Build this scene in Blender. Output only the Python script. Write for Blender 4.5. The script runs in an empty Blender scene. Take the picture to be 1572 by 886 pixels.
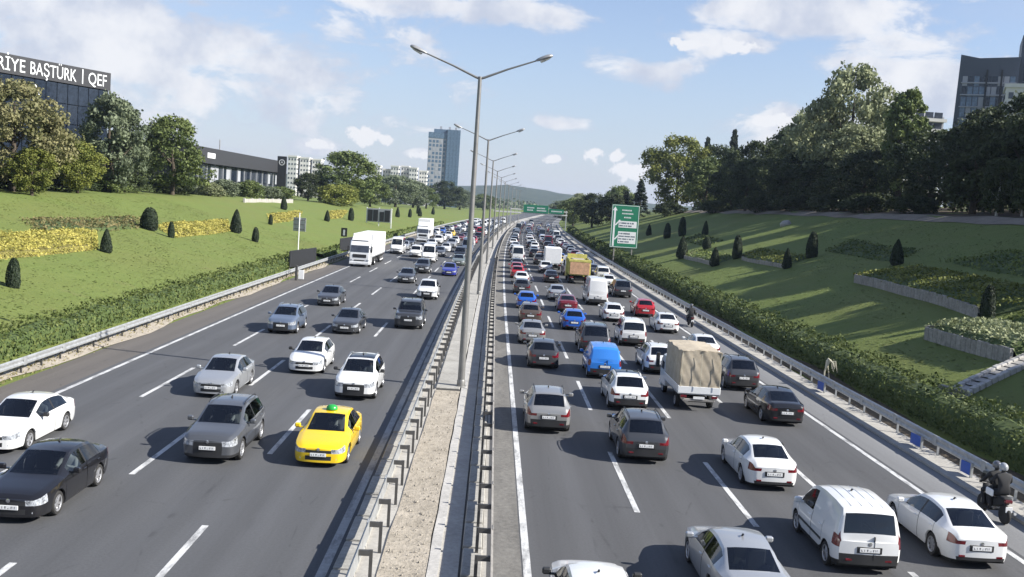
import bpy, bmesh, math, random
import numpy as np
from mathutils import Vector, Matrix

random.seed(7)
rng = np.random.default_rng(7)
R = math.radians
scene = bpy.context.scene
col = scene.collection

# ------------------------------------------------------------------ camera
CAM_H, PITCH, YAW, ROLL = 9.05, R(4.92), R(1.25), R(3.79)
cam_data = bpy.data.cameras.new('camera')
cam_data.sensor_width = 36.0
cam_data.lens = 36.0 * 1530 / 1572
cam_data.clip_end = 9000
cam = bpy.data.objects.new('camera', cam_data)
col.objects.link(cam)
fw = Vector((math.sin(YAW) * math.cos(PITCH), math.cos(YAW) * math.cos(PITCH), -math.sin(PITCH)))
rt = Vector((math.cos(YAW), -math.sin(YAW), 0))
up = rt.cross(fw)
rt2 = rt * math.cos(ROLL) + up * math.sin(ROLL)
up2 = -rt * math.sin(ROLL) + up * math.cos(ROLL)
m = Matrix((rt2, up2, -fw)).transposed().to_4x4()
m.translation = (0, 0, CAM_H)
cam.matrix_world = m
scene.camera = cam

# ------------------------------------------------------------------ sky, sun, exposure
SUN_EL, SUN_AZ = R(33.5), R(15)          # azimuth: from +X turned towards -Y
sun_dir = Vector((math.cos(SUN_EL) * math.cos(SUN_AZ), -math.cos(SUN_EL) * math.sin(SUN_AZ), math.sin(SUN_EL)))
world = bpy.data.worlds.new('World')
scene.world = world
world.use_nodes = True
wn, wl = world.node_tree.nodes, world.node_tree.links
wn.clear()


def wnode(t, **kw):
    n = wn.new(t)
    for k, v in kw.items():
        setattr(n, k, v)
    return n


def wmath(op, a, b=None, c=None, clamp=False):
    n = wnode('ShaderNodeMath', operation=op, use_clamp=clamp)
    for i, s in enumerate((a, b, c)):
        if s is None:
            continue
        if isinstance(s, (int, float)):
            n.inputs[i].default_value = s
        else:
            wl.new(s, n.inputs[i])
    return n.outputs[0]


sky = wnode('ShaderNodeTexSky', sky_type='NISHITA', sun_disc=False)
sky.sun_elevation = SUN_EL
sky.sun_rotation = math.atan2(sun_dir.x, sun_dir.y)
sky.air_density = 1.15
sky.dust_density = 0.25
sky.ozone_density = 2.8
tc = wnode('ShaderNodeTexCoord')
sep = wnode('ShaderNodeSeparateXYZ')
wl.new(tc.outputs['Generated'], sep.inputs[0])
dx, dy, dz = sep.outputs
den = wmath('ADD', wmath('MAXIMUM', dz, 0.0), 0.10)
comb = wnode('ShaderNodeCombineXYZ')
wl.new(wmath('DIVIDE', dx, den), comb.inputs[0])
wl.new(wmath('DIVIDE', dy, den), comb.inputs[1])


def wnoise(vec, scale, detail, rough, dist=0.0, lac=2.0):
    n = wnode('ShaderNodeTexNoise')
    n.inputs['Scale'].default_value = scale
    n.inputs['Detail'].default_value = detail
    n.inputs['Roughness'].default_value = rough
    n.inputs['Distortion'].default_value = dist
    n.inputs['Lacunarity'].default_value = lac
    wl.new(vec, n.inputs['Vector'])
    return n.outputs['Fac']


def wramp(x, lo, hi):
    n = wnode('ShaderNodeMapRange', interpolation_type='SMOOTHSTEP')
    n.inputs['From Min'].default_value = lo
    n.inputs['From Max'].default_value = hi
    wl.new(x, n.inputs['Value'])
    return n.outputs['Result']


# a high, thin layer of streaked cloud, and heaped cloud banks standing in the distance
sc_map = wnode('ShaderNodeMapping')
sc_map.inputs['Location'].default_value = (3.1, 0.4, 0)
sc_map.inputs['Scale'].default_value = (0.55, 1.1, 1)
wl.new(comb.outputs[0], sc_map.inputs[0])
veil = wmath('MULTIPLY', wramp(wnoise(sc_map.outputs[0], 0.7, 5, 0.5, 0.3), 0.40, 0.75), wramp(dz, 0.06, 0.26))
veil = wmath('MULTIPLY', veil, 0.8)
bmap = wnode('ShaderNodeMapping')
bmap.inputs['Scale'].default_value = (1, 1, 2.2)
wl.new(tc.outputs['Generated'], bmap.inputs[0])
big = wnoise(bmap.outputs[0], 11.0, 10, 0.62, 0.3)


def ray_dir(px, py):
    v = fw * 1530 + rt2 * (px - 786) - up2 * (py - 443)
    return v.normalized()


def bank(px, py, rx, ry):
    """a soft elliptical patch of sky, in world directions, where heaped cloud stands"""
    d = ray_dir(px, py)
    n = wnode('ShaderNodeVectorMath', operation='SUBTRACT')
    wl.new(tc.outputs['Generated'], n.inputs[0])
    n.inputs[1].default_value = d
    s = wnode('ShaderNodeVectorMath', operation='MULTIPLY')
    wl.new(n.outputs[0], s.inputs[0])
    s.inputs[1].default_value = (1530 / rx, 1530 / rx, 1530 / ry)
    l = wnode('ShaderNodeVectorMath', operation='LENGTH')
    wl.new(s.outputs[0], l.inputs[0])
    return wmath('SUBTRACT', 1.0, l.outputs['Value'], clamp=True)


heaps = None
for b in [(1390, 120, 250, 100), (1200, 20, 330, 75), 
          (985, 105, 130, 40), (860, 190, 90, 24), (490, 225, 70, 26), (1250, 200, 190, 60), (180, 70, 620, 190),
          (650, 236, 60, 16), (1120, 60, 160, 36), (850, 243, 40, 16), (700, 10, 330, 40)]:
    k = bank(*b)
    heaps = k if heaps is None else wmath('MAXIMUM', heaps, k)
puffs = None
for b in [(560, 210, 44, 24), (590, 214, 24, 14), (490, 222, 40, 15), (915, 237, 36, 20), (945, 240, 26, 15), (975, 262, 56, 26), (650, 238, 30, 12), (850, 244, 26, 12), (1190, 185, 60, 20), (1130, 70, 60, 18), (1060, 68, 50, 16)]:
    k = bank(*b)
    puffs = k if puffs is None else wmath('MAXIMUM', puffs, k)
puff_fac = wramp(wmath('ADD', wmath('MULTIPLY', puffs, 0.62), wmath('MULTIPLY', wnoise(tc.outputs['Generated'], 75.0, 8, 0.6, 0.2), 1.1)), 0.74, 0.90)
heap_fac = wramp(wmath('ADD', wmath('MULTIPLY', heaps, 0.5), wmath('MULTIPLY', big, 1.15)), 0.66, 0.95)
heap_fac = wmath('MAXIMUM', heap_fac, puff_fac)
fac = wmath('MULTIPLY', wmath('MAXIMUM', wmath('MAXIMUM', veil, heap_fac), 0.16), 0.9, clamp=True)
shade = wmath('MULTIPLY', wramp(wnoise(tc.outputs['Generated'], 16.0, 5, 0.55), 0.35, 0.65), wramp(heap_fac, 0.25, 0.85))
shade = wmath('MAXIMUM', shade, puff_fac)
ccol = wnode('ShaderNodeMixRGB')
ccol.inputs[1].default_value = (3.9, 4.2, 5.0, 1)
ccol.inputs[2].default_value = (6.0, 6.0, 6.2, 1)
wl.new(shade, ccol.inputs[0])
mixc = wnode('ShaderNodeMixRGB')
wl.new(fac, mixc.inputs[0])
tone = wnode('ShaderNodeMixRGB', blend_type='MULTIPLY')
tone.inputs[0].default_value = 1.0
wl.new(sky.outputs[0], tone.inputs[1])
tone.inputs[2].default_value = (1.02, 0.965, 1.07, 1)
air = wnode('ShaderNodeMixRGB')                 # bluish air near the horizon, all the way round
wl.new(wmath('MULTIPLY', wramp(dz, 0.22, 0.0), 0.6), air.inputs[0])
wl.new(tone.outputs[0], air.inputs[1])
air.inputs[2].default_value = (2.9, 3.6, 5.0, 1)
wl.new(air.outputs[0], mixc.inputs[1])
wl.new(ccol.outputs[0], mixc.inputs[2])
bg = wnode('ShaderNodeBackground')
bg.inputs['Strength'].default_value = 0.072
wl.new(mixc.outputs[0], bg.inputs['Color'])
wout = wnode('ShaderNodeOutputWorld')
wl.new(bg.outputs[0], wout.inputs['Surface'])

sun_data = bpy.data.lights.new('sun', 'SUN')
sun_data.energy = 4.7
sun_data.angle = R(0.53)
sun_data.color = (1.0, 0.965, 0.90)
sun = bpy.data.objects.new('sun', sun_data)
sun.rotation_euler = sun_dir.to_track_quat('Z', 'Y').to_euler()
sun.location = (60, -40, 80)
col.objects.link(sun)

vs = scene.view_settings
vs.view_transform = 'Standard'
vs.look = 'None'
vs.exposure = 1.1
vs.gamma = 1.0
vs.use_curve_mapping = False
scene.cycles.max_bounces = 6
scene.cycles.transparent_max_bounces = 12
scene.cycles.use_denoising = True

# ------------------------------------------------------------------ helpers
def tag(o, label=None, cat=None, group=None, kind=None):
    if label: o['label'] = label
    if cat: o['category'] = cat
    if group: o['group'] = group
    if kind: o['kind'] = kind
    return o


def link(name, data, parent=None, loc=None, rotz=None, mat=None):
    o = bpy.data.objects.new(name, data)
    col.objects.link(o)
    if parent is not None: o.parent = parent
    if loc is not None: o.location = loc
    if rotz is not None: o.rotation_euler = (0, 0, rotz)
    if mat is not None and data is not None:
        if len(data.materials) == 0:
            data.materials.append(mat)
        o.material_slots[0].link = 'OBJECT'
        o.material_slots[0].material = mat
    return o


def empty(name, loc=(0, 0, 0), rotz=0.0):
    o = link(name, None, None, loc, rotz)
    o.empty_display_size = 0.3
    return o


class MB:
    """collects simple shapes into one mesh"""
    def __init__(s):
        s.v, s.f = [], []

    def add(s, verts, faces):
        n = len(s.v)
        s.v += [tuple(p) for p in verts]
        s.f += [tuple(i + n for i in f) for f in faces]
        return s

    def box(s, x0, x1, y0, y1, z0, z1):
        return s.add([(x0, y0, z0), (x1, y0, z0), (x1, y1, z0), (x0, y1, z0), (x0, y0, z1), (x1, y0, z1), (x1, y1, z1), (x0, y1, z1)],
                     [(0, 3, 2, 1), (4, 5, 6, 7), (0, 1, 5, 4), (1, 2, 6, 5), (2, 3, 7, 6), (3, 0, 4, 7)])

    def cbox(s, x0, x1, y0, y1, z0, z1, b=0.03, seg=1):
        bm = bmesh.new()
        bmesh.ops.create_cube(bm, size=1)
        for v in bm.verts:
            v.co = ((x0 + x1) / 2 + v.co.x * (x1 - x0), (y0 + y1) / 2 + v.co.y * (y1 - y0), (z0 + z1) / 2 + v.co.z * (z1 - z0))
        bmesh.ops.bevel(bm, geom=bm.edges[:], offset=b, segments=seg, affect='EDGES', profile=0.5)
        return s.addbm(bm)

    def addbm(s, bm):
        bm.verts.index_update()
        s.add([v.co[:] for v in bm.verts], [[v.index for v in f.verts] for f in bm.faces])
        bm.free()
        return s

    def tube(s, pts, rad, n=8, caps=True):
        pts = [Vector(p) for p in pts]
        if not hasattr(rad, '__len__'): rad = [rad] * len(pts)
        rings, prev = [], None
        for i, p in enumerate(pts):
            d = (pts[min(i + 1, len(pts) - 1)] - pts[max(i - 1, 0)]).normalized()
            if prev is None:
                a = Vector((0, 0, 1)) if abs(d.z) < 0.9 else Vector((1, 0, 0))
                u = d.cross(a).normalized()
            else:
                u = (prev - d * prev.dot(d)).normalized()
            prev = u
            w = d.cross(u)
            rings.append([p + (u * math.cos(2 * math.pi * k / n) + w * math.sin(2 * math.pi * k / n)) * rad[i] for k in range(n)])
        v = [q for r in rings for q in r]
        f = [(i * n + k, i * n + (k + 1) % n, (i + 1) * n + (k + 1) % n, (i + 1) * n + k) for i in range(len(pts) - 1) for k in range(n)]
        if caps:
            f += [tuple(range(n))[::-1], tuple((len(pts) - 1) * n + k for k in range(n))]
        return s.add(v, f)

    def lathe(s, prof, n=16, axis='z', c=(0, 0, 0)):
        """prof: (r, h) pairs, turned about the axis"""
        v = []
        for r, h in prof:
            for k in range(n):
                a = 2 * math.pi * k / n
                p = (r * math.cos(a), r * math.sin(a), h)
                if axis == 'x': p = (h, p[0], p[1])
                v.append((p[0] + c[0], p[1] + c[1], p[2] + c[2]))
        f = [(i * n + k, i * n + (k + 1) % n, (i + 1) * n + (k + 1) % n, (i + 1) * n + k) for i in range(len(prof) - 1) for k in range(n)]
        f += [tuple(range(n))[::-1], tuple((len(prof) - 1) * n + k for k in range(n))]
        return s.add(v, f)

    def mesh(s, name='mesh', mat=None, smooth=None):
        me = bpy.data.meshes.new(name)
        me.from_pydata(s.v, [], s.f)
        if mat: me.materials.append(mat)
        if smooth is not None:
            me.polygons.foreach_set('use_smooth', [True] * len(me.polygons))
            me.set_sharp_from_angle(angle=R(smooth))
        me.update()
        return me

    def build(s, name, mat, parent=None, loc=None, smooth=None, rotz=None):
        return link(name, s.mesh(name, mat, smooth), parent, loc, rotz)


# ------------------------------------------------------------------ materials
MATS = {}


class NT:
    def __init__(s, name):
        s.m = bpy.data.materials.new(name)
        s.m.use_nodes = True
        s.t = s.m.node_tree
        s.n, s.l = s.t.nodes, s.t.links
        s.b = s.n['Principled BSDF']
        s.out = s.n['Material Output']
        s.tc = None

    def node(s, t, ins=None, **kw):
        n = s.n.new(t)
        for k, v in kw.items(): setattr(n, k, v)
        for k, v in (ins or {}).items():
            if hasattr(v, 'is_linked') or hasattr(v, 'links'): s.l.new(v, n.inputs[k])
            else: n.inputs[k].default_value = v
        return n

    def coord(s, which='Object', scale=(1, 1, 1)):
        t = s.node('ShaderNodeTexCoord')
        return s.node('ShaderNodeMapping', {'Vector': t.outputs[which], 'Scale': scale}).outputs[0]

    def pos(s, scale=(1, 1, 1)):
        g = s.node('ShaderNodeNewGeometry')
        return s.node('ShaderNodeMapping', {'Vector': g.outputs['Position'], 'Scale': scale}).outputs[0]

    def noise(s, vec, scale, detail=4, rough=0.55, dist=0.0):
        return s.node('ShaderNodeTexNoise', {'Vector': vec, 'Scale': scale, 'Detail': detail, 'Roughness': rough, 'Distortion': dist}).outputs['Fac']

    def ramp(s, fac, stops):
        n = s.node('ShaderNodeValToRGB')
        e = n.color_ramp.elements
        while len(e) < len(stops): e.new(0.5)
        for k, (p, c) in enumerate(stops):
            e[k].position = p
            e[k].color = (*c, 1) if len(c) == 3 else c
        s.l.new(fac, n.inputs[0])
        return n.outputs[0]

    def mix(s, fac, a, b, mode='MIX'):
        n = s.node('ShaderNodeMixRGB', blend_type=mode)
        for i, x in enumerate((fac, a, b)):
            if hasattr(x, 'links'): s.l.new(x, n.inputs[i])
            elif i == 0: n.inputs[0].default_value = x
            else: n.inputs[i].default_value = (*x, 1)
        return n.outputs[0]

    def rng(s, v, a, b, c, d):
        return s.node('ShaderNodeMapRange', {'Value': v, 'From Min': a, 'From Max': b, 'To Min': c, 'To Max': d}).outputs[0]

    def set(s, base=None, rough=None, metal=None, spec=None, bump=None, bs=0.3, bd=0.02, coat=None):
        b = s.b
        for key, x in (('Base Color', base), ('Roughness', rough), ('Metallic', metal), ('Specular IOR Level', spec), ('Coat Weight', coat)):
            if x is None: continue
            if hasattr(x, 'links'): s.l.new(x, b.inputs[key])
            elif key == 'Base Color': b.inputs[key].default_value = (*x, 1)
            else: b.inputs[key].default_value = x
        if bump is not None:
            bn = s.node('ShaderNodeBump', {'Height': bump, 'Strength': bs, 'Distance': bd})
            s.l.new(bn.outputs[0], b.inputs['Normal'])
        return s.m


def simple(name, base, rough=0.6, metal=0.0, spec=0.5, coat=None, var=0.12, scale=3.0):
    if name in MATS: return MATS[name]
    t = NT(name)
    n = t.noise(t.coord(), scale, 5, 0.6)
    k = t.rng(n, 0.3, 0.7, 1 - var, 1 + var)
    mm = t.node('ShaderNodeVectorMath', {0: tuple(base)}, operation='SCALE')
    t.l.new(k, mm.inputs['Scale'])
    MATS[name] = t.set(mm.outputs[0], rough, metal, spec, coat=coat)
    return MATS[name]


def paint(name, c, metal=0.0, rough=0.35):
    """car paint: base coat under a clear coat, thin uneven road film"""
    key = 'paint_' + name
    if key in MATS: return MATS[key]
    t = NT(key)
    n = t.noise(t.coord(), 2.2, 6, 0.65)
    g = t.node('ShaderNodeNewGeometry')
    z = t.node('ShaderNodeSeparateXYZ', {0: g.outputs['Position']}).outputs[2]
    low = t.rng(z, 0.15, 0.70, 0.32, 0.02)                   # road dirt thrown up on the sills
    f = t.node('ShaderNodeMath', {0: t.rng(n, 0.35, 0.7, 0.1, 1.0), 1: low}, operation='MULTIPLY').outputs[0]
    base = t.mix(f, c, tuple(x * .55 + .03 for x in c))
    MATS[key] = t.set(base, t.rng(f, 0, 0.4, rough, 0.6), metal, 0.15, coat=1.0)
    t.b.inputs['Coat Roughness'].default_value = 0.03
    return MATS[key]


def glass_mat(name, tint, rough=0.03):
    t = NT(name)
    tr = t.node('ShaderNodeBsdfTransparent', {'Color': (*tint, 1)})
    gl = t.node('ShaderNodeBsdfGlossy', {'Color': (0.95, 0.97, 1, 1), 'Roughness': rough})
    fr = t.node('ShaderNodeFresnel', {'IOR': 1.5})
    f = t.rng(fr.outputs[0], 0, 1, 0.03, 0.95)
    mx = t.node('ShaderNodeMixShader', {0: f, 1: tr.outputs[0], 2: gl.outputs[0]})
    t.l.new(mx.outputs[0], t.out.inputs['Surface'])
    return t.m


def dark_glass(name, c=(0.012, 0.014, 0.018), rough=0.05, spec=0.6):
    t = NT(name)
    n = t.noise(t.coord(), 1.5, 3)
    return t.set(t.mix(t.rng(n, .3, .7, 0, 1), c, tuple(x * 2.2 for x in c)), rough, 0, spec)


def leaf_mat(name, a, b, trans=0.22):
    t = NT(name)
    at = t.node('ShaderNodeAttribute', attribute_name='tint').outputs['Fac']
    oi = t.node('ShaderNodeObjectInfo').outputs['Random']
    base = t.mix(at, a, b)
    k = t.rng(oi, 0, 1, 0.85, 1.15)
    mm = t.node('ShaderNodeVectorMath', {0: base}, operation='SCALE')
    t.l.new(k, mm.inputs['Scale'])
    t.set(mm.outputs[0], 0.62, 0, 0.25)
    tl = t.node('ShaderNodeBsdfTranslucent', {'Color': mm.outputs[0]})
    mx = t.node('ShaderNodeMixShader', {0: trans, 1: t.b.outputs[0], 2: tl.outputs[0]})
    t.l.new(mx.outputs[0], t.out.inputs['Surface'])
    return t.m


def asphalt(name, c, var=0.25, stain=0.5):
    t = NT(name)
    fine = t.noise(t.pos(), 14, 6, 0.75)
    lane = t.noise(t.pos((1.1, 0.012, 1)), 1.0, 4, 0.6)      # streaks along the wheel tracks
    patch = t.noise(t.pos((0.5, 0.09, 1)), 1.0, 5, 0.6, 0.6)
    f = t.mix(0.5, t.rng(lane, 0.3, 0.7, 0, 1), t.rng(patch, 0.3, 0.7, 0, 1))
    base = t.mix(f, tuple(x * (1 - var) for x in c), tuple(x * (1 + var) for x in c))
    base = t.mix(t.rng(fine, 0.35, 0.75, 0, 0.35), base, tuple(min(1, x * 2.1) for x in c))
    xw = t.node('ShaderNodeSeparateXYZ', {0: t.pos()}).outputs[0]
    ph = t.node('ShaderNodeMath', {0: t.node('ShaderNodeMath', {0: xw, 1: 2 * math.pi / 1.72}, operation='MULTIPLY').outputs[0]}, operation='SINE').outputs[0]
    trk = t.node('ShaderNodeMath', {0: t.rng(ph, -1, 1, 0, .34), 1: t.rng(patch, .3, .7, .4, 1)}, operation='MULTIPLY').outputs[0]
    base = t.mix(trk, base, tuple(x * .62 for x in c))          # tyre-polished tracks
    oil = t.rng(t.noise(t.pos((2.2, 0.25, 1)), 1.0, 3, 0.5), 0.66, 0.78, 0, stain)
    base = t.mix(oil, base, tuple(x * 0.5 for x in c))
    vor = t.node('ShaderNodeTexVoronoi', {'Vector': t.pos((0.35, 0.12, 1)), 'Scale': 1.0}, feature='DISTANCE_TO_EDGE')
    wob = t.rng(t.noise(t.pos(), 1.3, 4), 0.5, 0.62, 0, 1)
    crack = t.node('ShaderNodeMath', {0: t.rng(vor.outputs[0], 0.0, 0.012, 1, 0), 1: wob}, operation='MULTIPLY').outputs[0]
    base = t.mix(t.node('ShaderNodeMath', {0: crack, 1: 0.35}, operation='MULTIPLY').outputs[0], base, (0.02, 0.02, 0.02))
    return t.set(base, t.rng(lane, 0.3, 0.7, 0.88, 0.72), 0, 0.3, bump=fine, bs=0.35, bd=0.008)


def paintmark(name, c, wear=0.5):
    t = NT(name)
    n = t.noise(t.pos((2.0, 0.5, 1)), 1.4, 6, 0.7)
    f = t.rng(n, 0.47, 0.66, 0, wear)
    g = t.rng(t.noise(t.pos(), 9, 4), 0.3, 0.7, 0.85, 1.08)
    base = t.mix(f, c, (0.09, 0.09, 0.09))
    mm = t.node('ShaderNodeVectorMath', {0: base}, operation='SCALE')
    t.l.new(g, mm.inputs['Scale'])
    return t.set(mm.outputs[0], 0.7, 0, 0.3)


def speckle(name, a, b, s1=0.6, s2=9.0, rough=0.9, bs=0.4, bd=0.03, anis=(1, 1, 1)):
    t = NT(name)
    n1 = t.noise(t.pos(anis), s1, 6, 0.65, 0.3)
    n2 = t.noise(t.pos(), s2, 5, 0.7)
    f = t.mix(0.5, n1, n2)
    return t.set(t.mix(t.rng(f, 0.36, 0.64, 0, 1), a, b), rough, 0, 0.25, bump=n2, bs=bs, bd=bd)


def grass_mat():
    t = NT('lawn')
    fine = t.noise(t.pos((1, 1, 1.6)), 3.2, 8, 0.85)
    mid = t.noise(t.pos(), 0.9, 5, 0.65, 0.4)
    big_ = t.noise(t.pos(), 0.07, 4, 0.6)
    f = t.mix(0.5, t.rng(mid, 0.3, 0.7, 0, 1), t.rng(fine, 0.3, 0.7, 0, 1))
    base = t.mix(f, (0.098, 0.136, 0.030), (0.155, 0.188, 0.052))
    base = t.mix(t.rng(big_, 0.42, 0.66, 0, 0.55), base, (0.140, 0.150, 0.044))
    dry = t.rng(t.noise(t.pos(), 0.32, 6, 0.7, 0.6), 0.60, 0.78, 0, 0.7)
    base = t.mix(dry, base, (0.155, 0.140, 0.062))
    return t.set(base, 0.85, 0, 0.2, bump=fine, bs=0.8, bd=0.08)


M = {}
M['grass'] = grass_mat()
M['asphalt_l'] = asphalt('asphalt', (0.076, 0.077, 0.080))
M['asphalt_r'] = asphalt('asphalt_old', (0.073, 0.073, 0.075))
M['shoulder_l'] = asphalt('shoulder_asphalt', (0.105, 0.095, 0.085), 0.25, 0.2)
M['shoulder_r'] = asphalt('shoulder_pale', (0.155, 0.155, 0.155), 0.2, 0.2)
M['dust'] = speckle('dusty_asphalt', (0.10, 0.095, 0.088), (0.21, 0.20, 0.18), 0.8, 6, anis=(1.6, 0.35, 1))
M['mark'] = paintmark('road_paint', (0.54, 0.54, 0.53), 0.8)
M['mark_worn_shaded'] = paintmark('worn_shaded_road_paint', (0.33, 0.33, 0.32), 0.7)  # worn line; the guardrail's shadow is also put into its darker base colour
M['dirt'] = speckle('sandy_soil', (0.25, 0.22, 0.175), (0.43, 0.38, 0.31), 1.1, 7, bs=1.0, bd=0.06)
M['pebble'] = speckle('pebbles', (0.18, 0.16, 0.13), (0.42, 0.38, 0.32), 3, 9)
M['concrete'] = speckle('concrete', (0.27, 0.255, 0.23), (0.42, 0.40, 0.36), 0.9, 8)
M['slab'] = speckle('pale_concrete', (0.22, 0.21, 0.19), (0.40, 0.385, 0.35), 0.7, 7)
M['kerb'] = speckle('kerb_concrete', (0.30, 0.29, 0.27), (0.48, 0.46, 0.43), 1.2, 8)
M['joint'] = simple('joint', (0.035, 0.033, 0.03), 0.95)
M['bark'] = speckle('bark', (0.035, 0.028, 0.020), (0.10, 0.08, 0.06), 2, 9, anis=(1, 1, 0.3))
M['whitewash'] = speckle('whitewashed_bark', (0.35, 0.34, 0.31), (0.60, 0.59, 0.55), 2, 7)
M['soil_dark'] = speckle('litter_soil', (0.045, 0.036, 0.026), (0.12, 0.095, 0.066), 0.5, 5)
M['path'] = speckle('gravel_path', (0.15, 0.125, 0.10), (0.27, 0.235, 0.19), 0.4, 6)
M['galv'] = simple('galvanised_steel', (0.42, 0.43, 0.43), 0.5, 0.55, var=0.2)
M['galv_dull'] = simple('weathered_steel', (0.26, 0.245, 0.225), 0.6, 0.35, var=0.25)
M['steel_dark'] = simple('dark_steel', (0.07, 0.068, 0.066), 0.6, 0.3, var=0.25)
M['pole'] = simple('pole_steel', (0.22, 0.215, 0.205), 0.5, 0.5, var=0.15, scale=1.5)
M['lamp_shell'] = simple('lamp_shell', (0.30, 0.30, 0.30), 0.4, 0.3)
M['lamp_lens'] = simple('lamp_lens', (0.62, 0.62, 0.60), 0.2)
M['stone'] = speckle('wall_stone', (0.17, 0.16, 0.145), (0.36, 0.34, 0.31), 1.4, 7)
M['white_sheet'] = simple('white_panel', (0.74, 0.74, 0.73), 0.45, var=0.05)
M['truck_white'] = paint('truck_white', (0.70, 0.71, 0.71))
M['black_trim'] = simple('black_trim', (0.018, 0.018, 0.019), 0.55, var=0.2)
M['under'] = simple('underside', (0.010, 0.010, 0.010), 0.9)
M['tyre'] = simple('tyre_rubber', (0.022, 0.021, 0.020), 0.85, var=0.25)
M['rim'] = simple('alloy', (0.46, 0.46, 0.47), 0.35, 0.7)
M['rim_dark'] = simple('steel_wheel', (0.10, 0.10, 0.105), 0.5, 0.5)
M['chrome'] = simple('chrome', (0.62, 0.62, 0.64), 0.15, 0.95, var=0.04)
M['glass'] = glass_mat('tinted_glass', (0.34, 0.37, 0.37))
M['glass_dark'] = glass_mat('privacy_glass', (0.05, 0.055, 0.06))
M['seat'] = simple('seat_cloth', (0.045, 0.045, 0.05), 0.9)
M['dash'] = simple('dashboard', (0.022, 0.022, 0.024), 0.7)
M['lens'] = simple('headlight_lens', (0.40, 0.42, 0.45), 0.10, 0.3, coat=1.0, var=0.85, scale=14)
M['tail'] = simple('tail_lens', (0.12, 0.006, 0.010), 0.12, coat=0.6, var=0.5, scale=9)
M['amber'] = simple('amber_lens', (0.6, 0.20, 0.02), 0.2)
t_ = NT('number_plate')
u_ = t_.coord('Object')
sx_ = t_.node('ShaderNodeSeparateXYZ', {0: u_})
n_ = t_.noise(t_.node('ShaderNodeMapping', {'Vector': u_, 'Scale': (26, 1, 5)}).outputs[0], 1.0, 1, 0.4)
ink = t_.rng(n_, 0.53, 0.57, 0, 1)
band_ = t_.node('ShaderNodeMath', {0: sx_.outputs[2], 1: 0.0}, operation='SUBTRACT').outputs[0]
ab_ = t_.node('ShaderNodeMath', {0: band_}, operation='ABSOLUTE').outputs[0]
inb = t_.rng(ab_, 0.030, 0.034, 1, 0)
M['plate'] = t_.set(t_.mix(t_.node('ShaderNodeMath', {0: ink, 1: inb}, operation='MULTIPLY').outputs[0], (0.70, 0.70, 0.69), (0.03, 0.03, 0.04)), 0.4)
M['plate_blue'] = simple('plate_blue', (0.02, 0.06, 0.35), 0.4)
M['sign_green'] = simple('sign_green', (0.012, 0.16, 0.085), 0.45, var=0.08)
M['sign_white'] = simple('sign_white', (0.66, 0.67, 0.67), 0.45, var=0.05)
M['sign_ink'] = simple('sign_ink', (0.04, 0.07, 0.10), 0.5)
M['blue_board'] = simple('blue_plastic', (0.03, 0.10, 0.42), 0.5)
M['cladding'] = simple('black_cladding', (0.014, 0.015, 0.017), 0.6, var=0.15)
M['parapet'] = simple('black_parapet', (0.030, 0.030, 0.033), 0.6, var=0.15)
M['cladding_g'] = simple('grey_cladding', (0.050, 0.062, 0.082), 0.5, var=0.12)
M['bglass'] = dark_glass('facade_glass', (0.010, 0.014, 0.022), 0.08, 0.45)
M['bglass_b'] = dark_glass('blue_facade_glass', (0.055, 0.085, 0.12), 0.15, 0.6)
M['render_white'] = simple('white_render', (0.56, 0.55, 0.52), 0.85, var=0.08, scale=0.3)
M['render_grey'] = simple('grey_render', (0.30, 0.31, 0.33), 0.85, var=0.08, scale=0.3)
M['window_dark'] = dark_glass('window_dark', (0.03, 0.035, 0.045), 0.1)
M['leaf_olive'] = leaf_mat('leaf_olive', (0.085, 0.092, 0.034), (0.245, 0.225, 0.110))
M['leaf_green'] = leaf_mat('leaf_green', (0.052, 0.080, 0.022), (0.165, 0.200, 0.065))
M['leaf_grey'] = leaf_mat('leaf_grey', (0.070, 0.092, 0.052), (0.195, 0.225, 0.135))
M['leaf_lime'] = leaf_mat('leaf_lime', (0.080, 0.105, 0.018), (0.230, 0.240, 0.055))
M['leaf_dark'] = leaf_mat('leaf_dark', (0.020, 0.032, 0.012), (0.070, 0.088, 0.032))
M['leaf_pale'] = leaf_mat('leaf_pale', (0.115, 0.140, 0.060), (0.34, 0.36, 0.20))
M['leaf_conifer'] = leaf_mat('leaf_conifer', (0.010, 0.019, 0.010), (0.032, 0.046, 0.022), 0.1)
M['leaf_yellow'] = leaf_mat('leaf_yellow', (0.21, 0.20, 0.045), (0.50, 0.44, 0.11))
M['leaf_russet'] = leaf_mat('leaf_russet', (0.10, 0.10, 0.035), (0.205, 0.170, 0.075))
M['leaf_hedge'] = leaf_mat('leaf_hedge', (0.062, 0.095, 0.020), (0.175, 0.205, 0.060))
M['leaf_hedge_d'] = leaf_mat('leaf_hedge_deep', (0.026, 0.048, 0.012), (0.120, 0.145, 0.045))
M['leaf_lawn'] = leaf_mat('leaf_lawn', (0.10, 0.140, 0.030), (0.20, 0.215, 0.070))
M['bed_stems'] = simple('bed_stems', (0.16, 0.14, 0.035), 0.95, var=0.4, scale=4)
M['leaf_dry'] = leaf_mat('leaf_dry', (0.13, 0.11, 0.05), (0.30, 0.26, 0.13))
M['hedge_core'] = simple('hedge_core', (0.018, 0.030, 0.009), 0.95, var=0.3)
M['hedge_inner'] = simple('hedge_inner', (0.055, 0.082, 0.020), 0.95, var=0.5, scale=9)
M['tarp'] = speckle('tan_tarpaulin', (0.33, 0.28, 0.21), (0.46, 0.40, 0.31), 0.8, 4, 0.8, 0.3, 0.03)
M['dump_yellow'] = simple('dump_yellow', (0.50, 0.46, 0.12), 0.6, var=.25)
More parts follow.
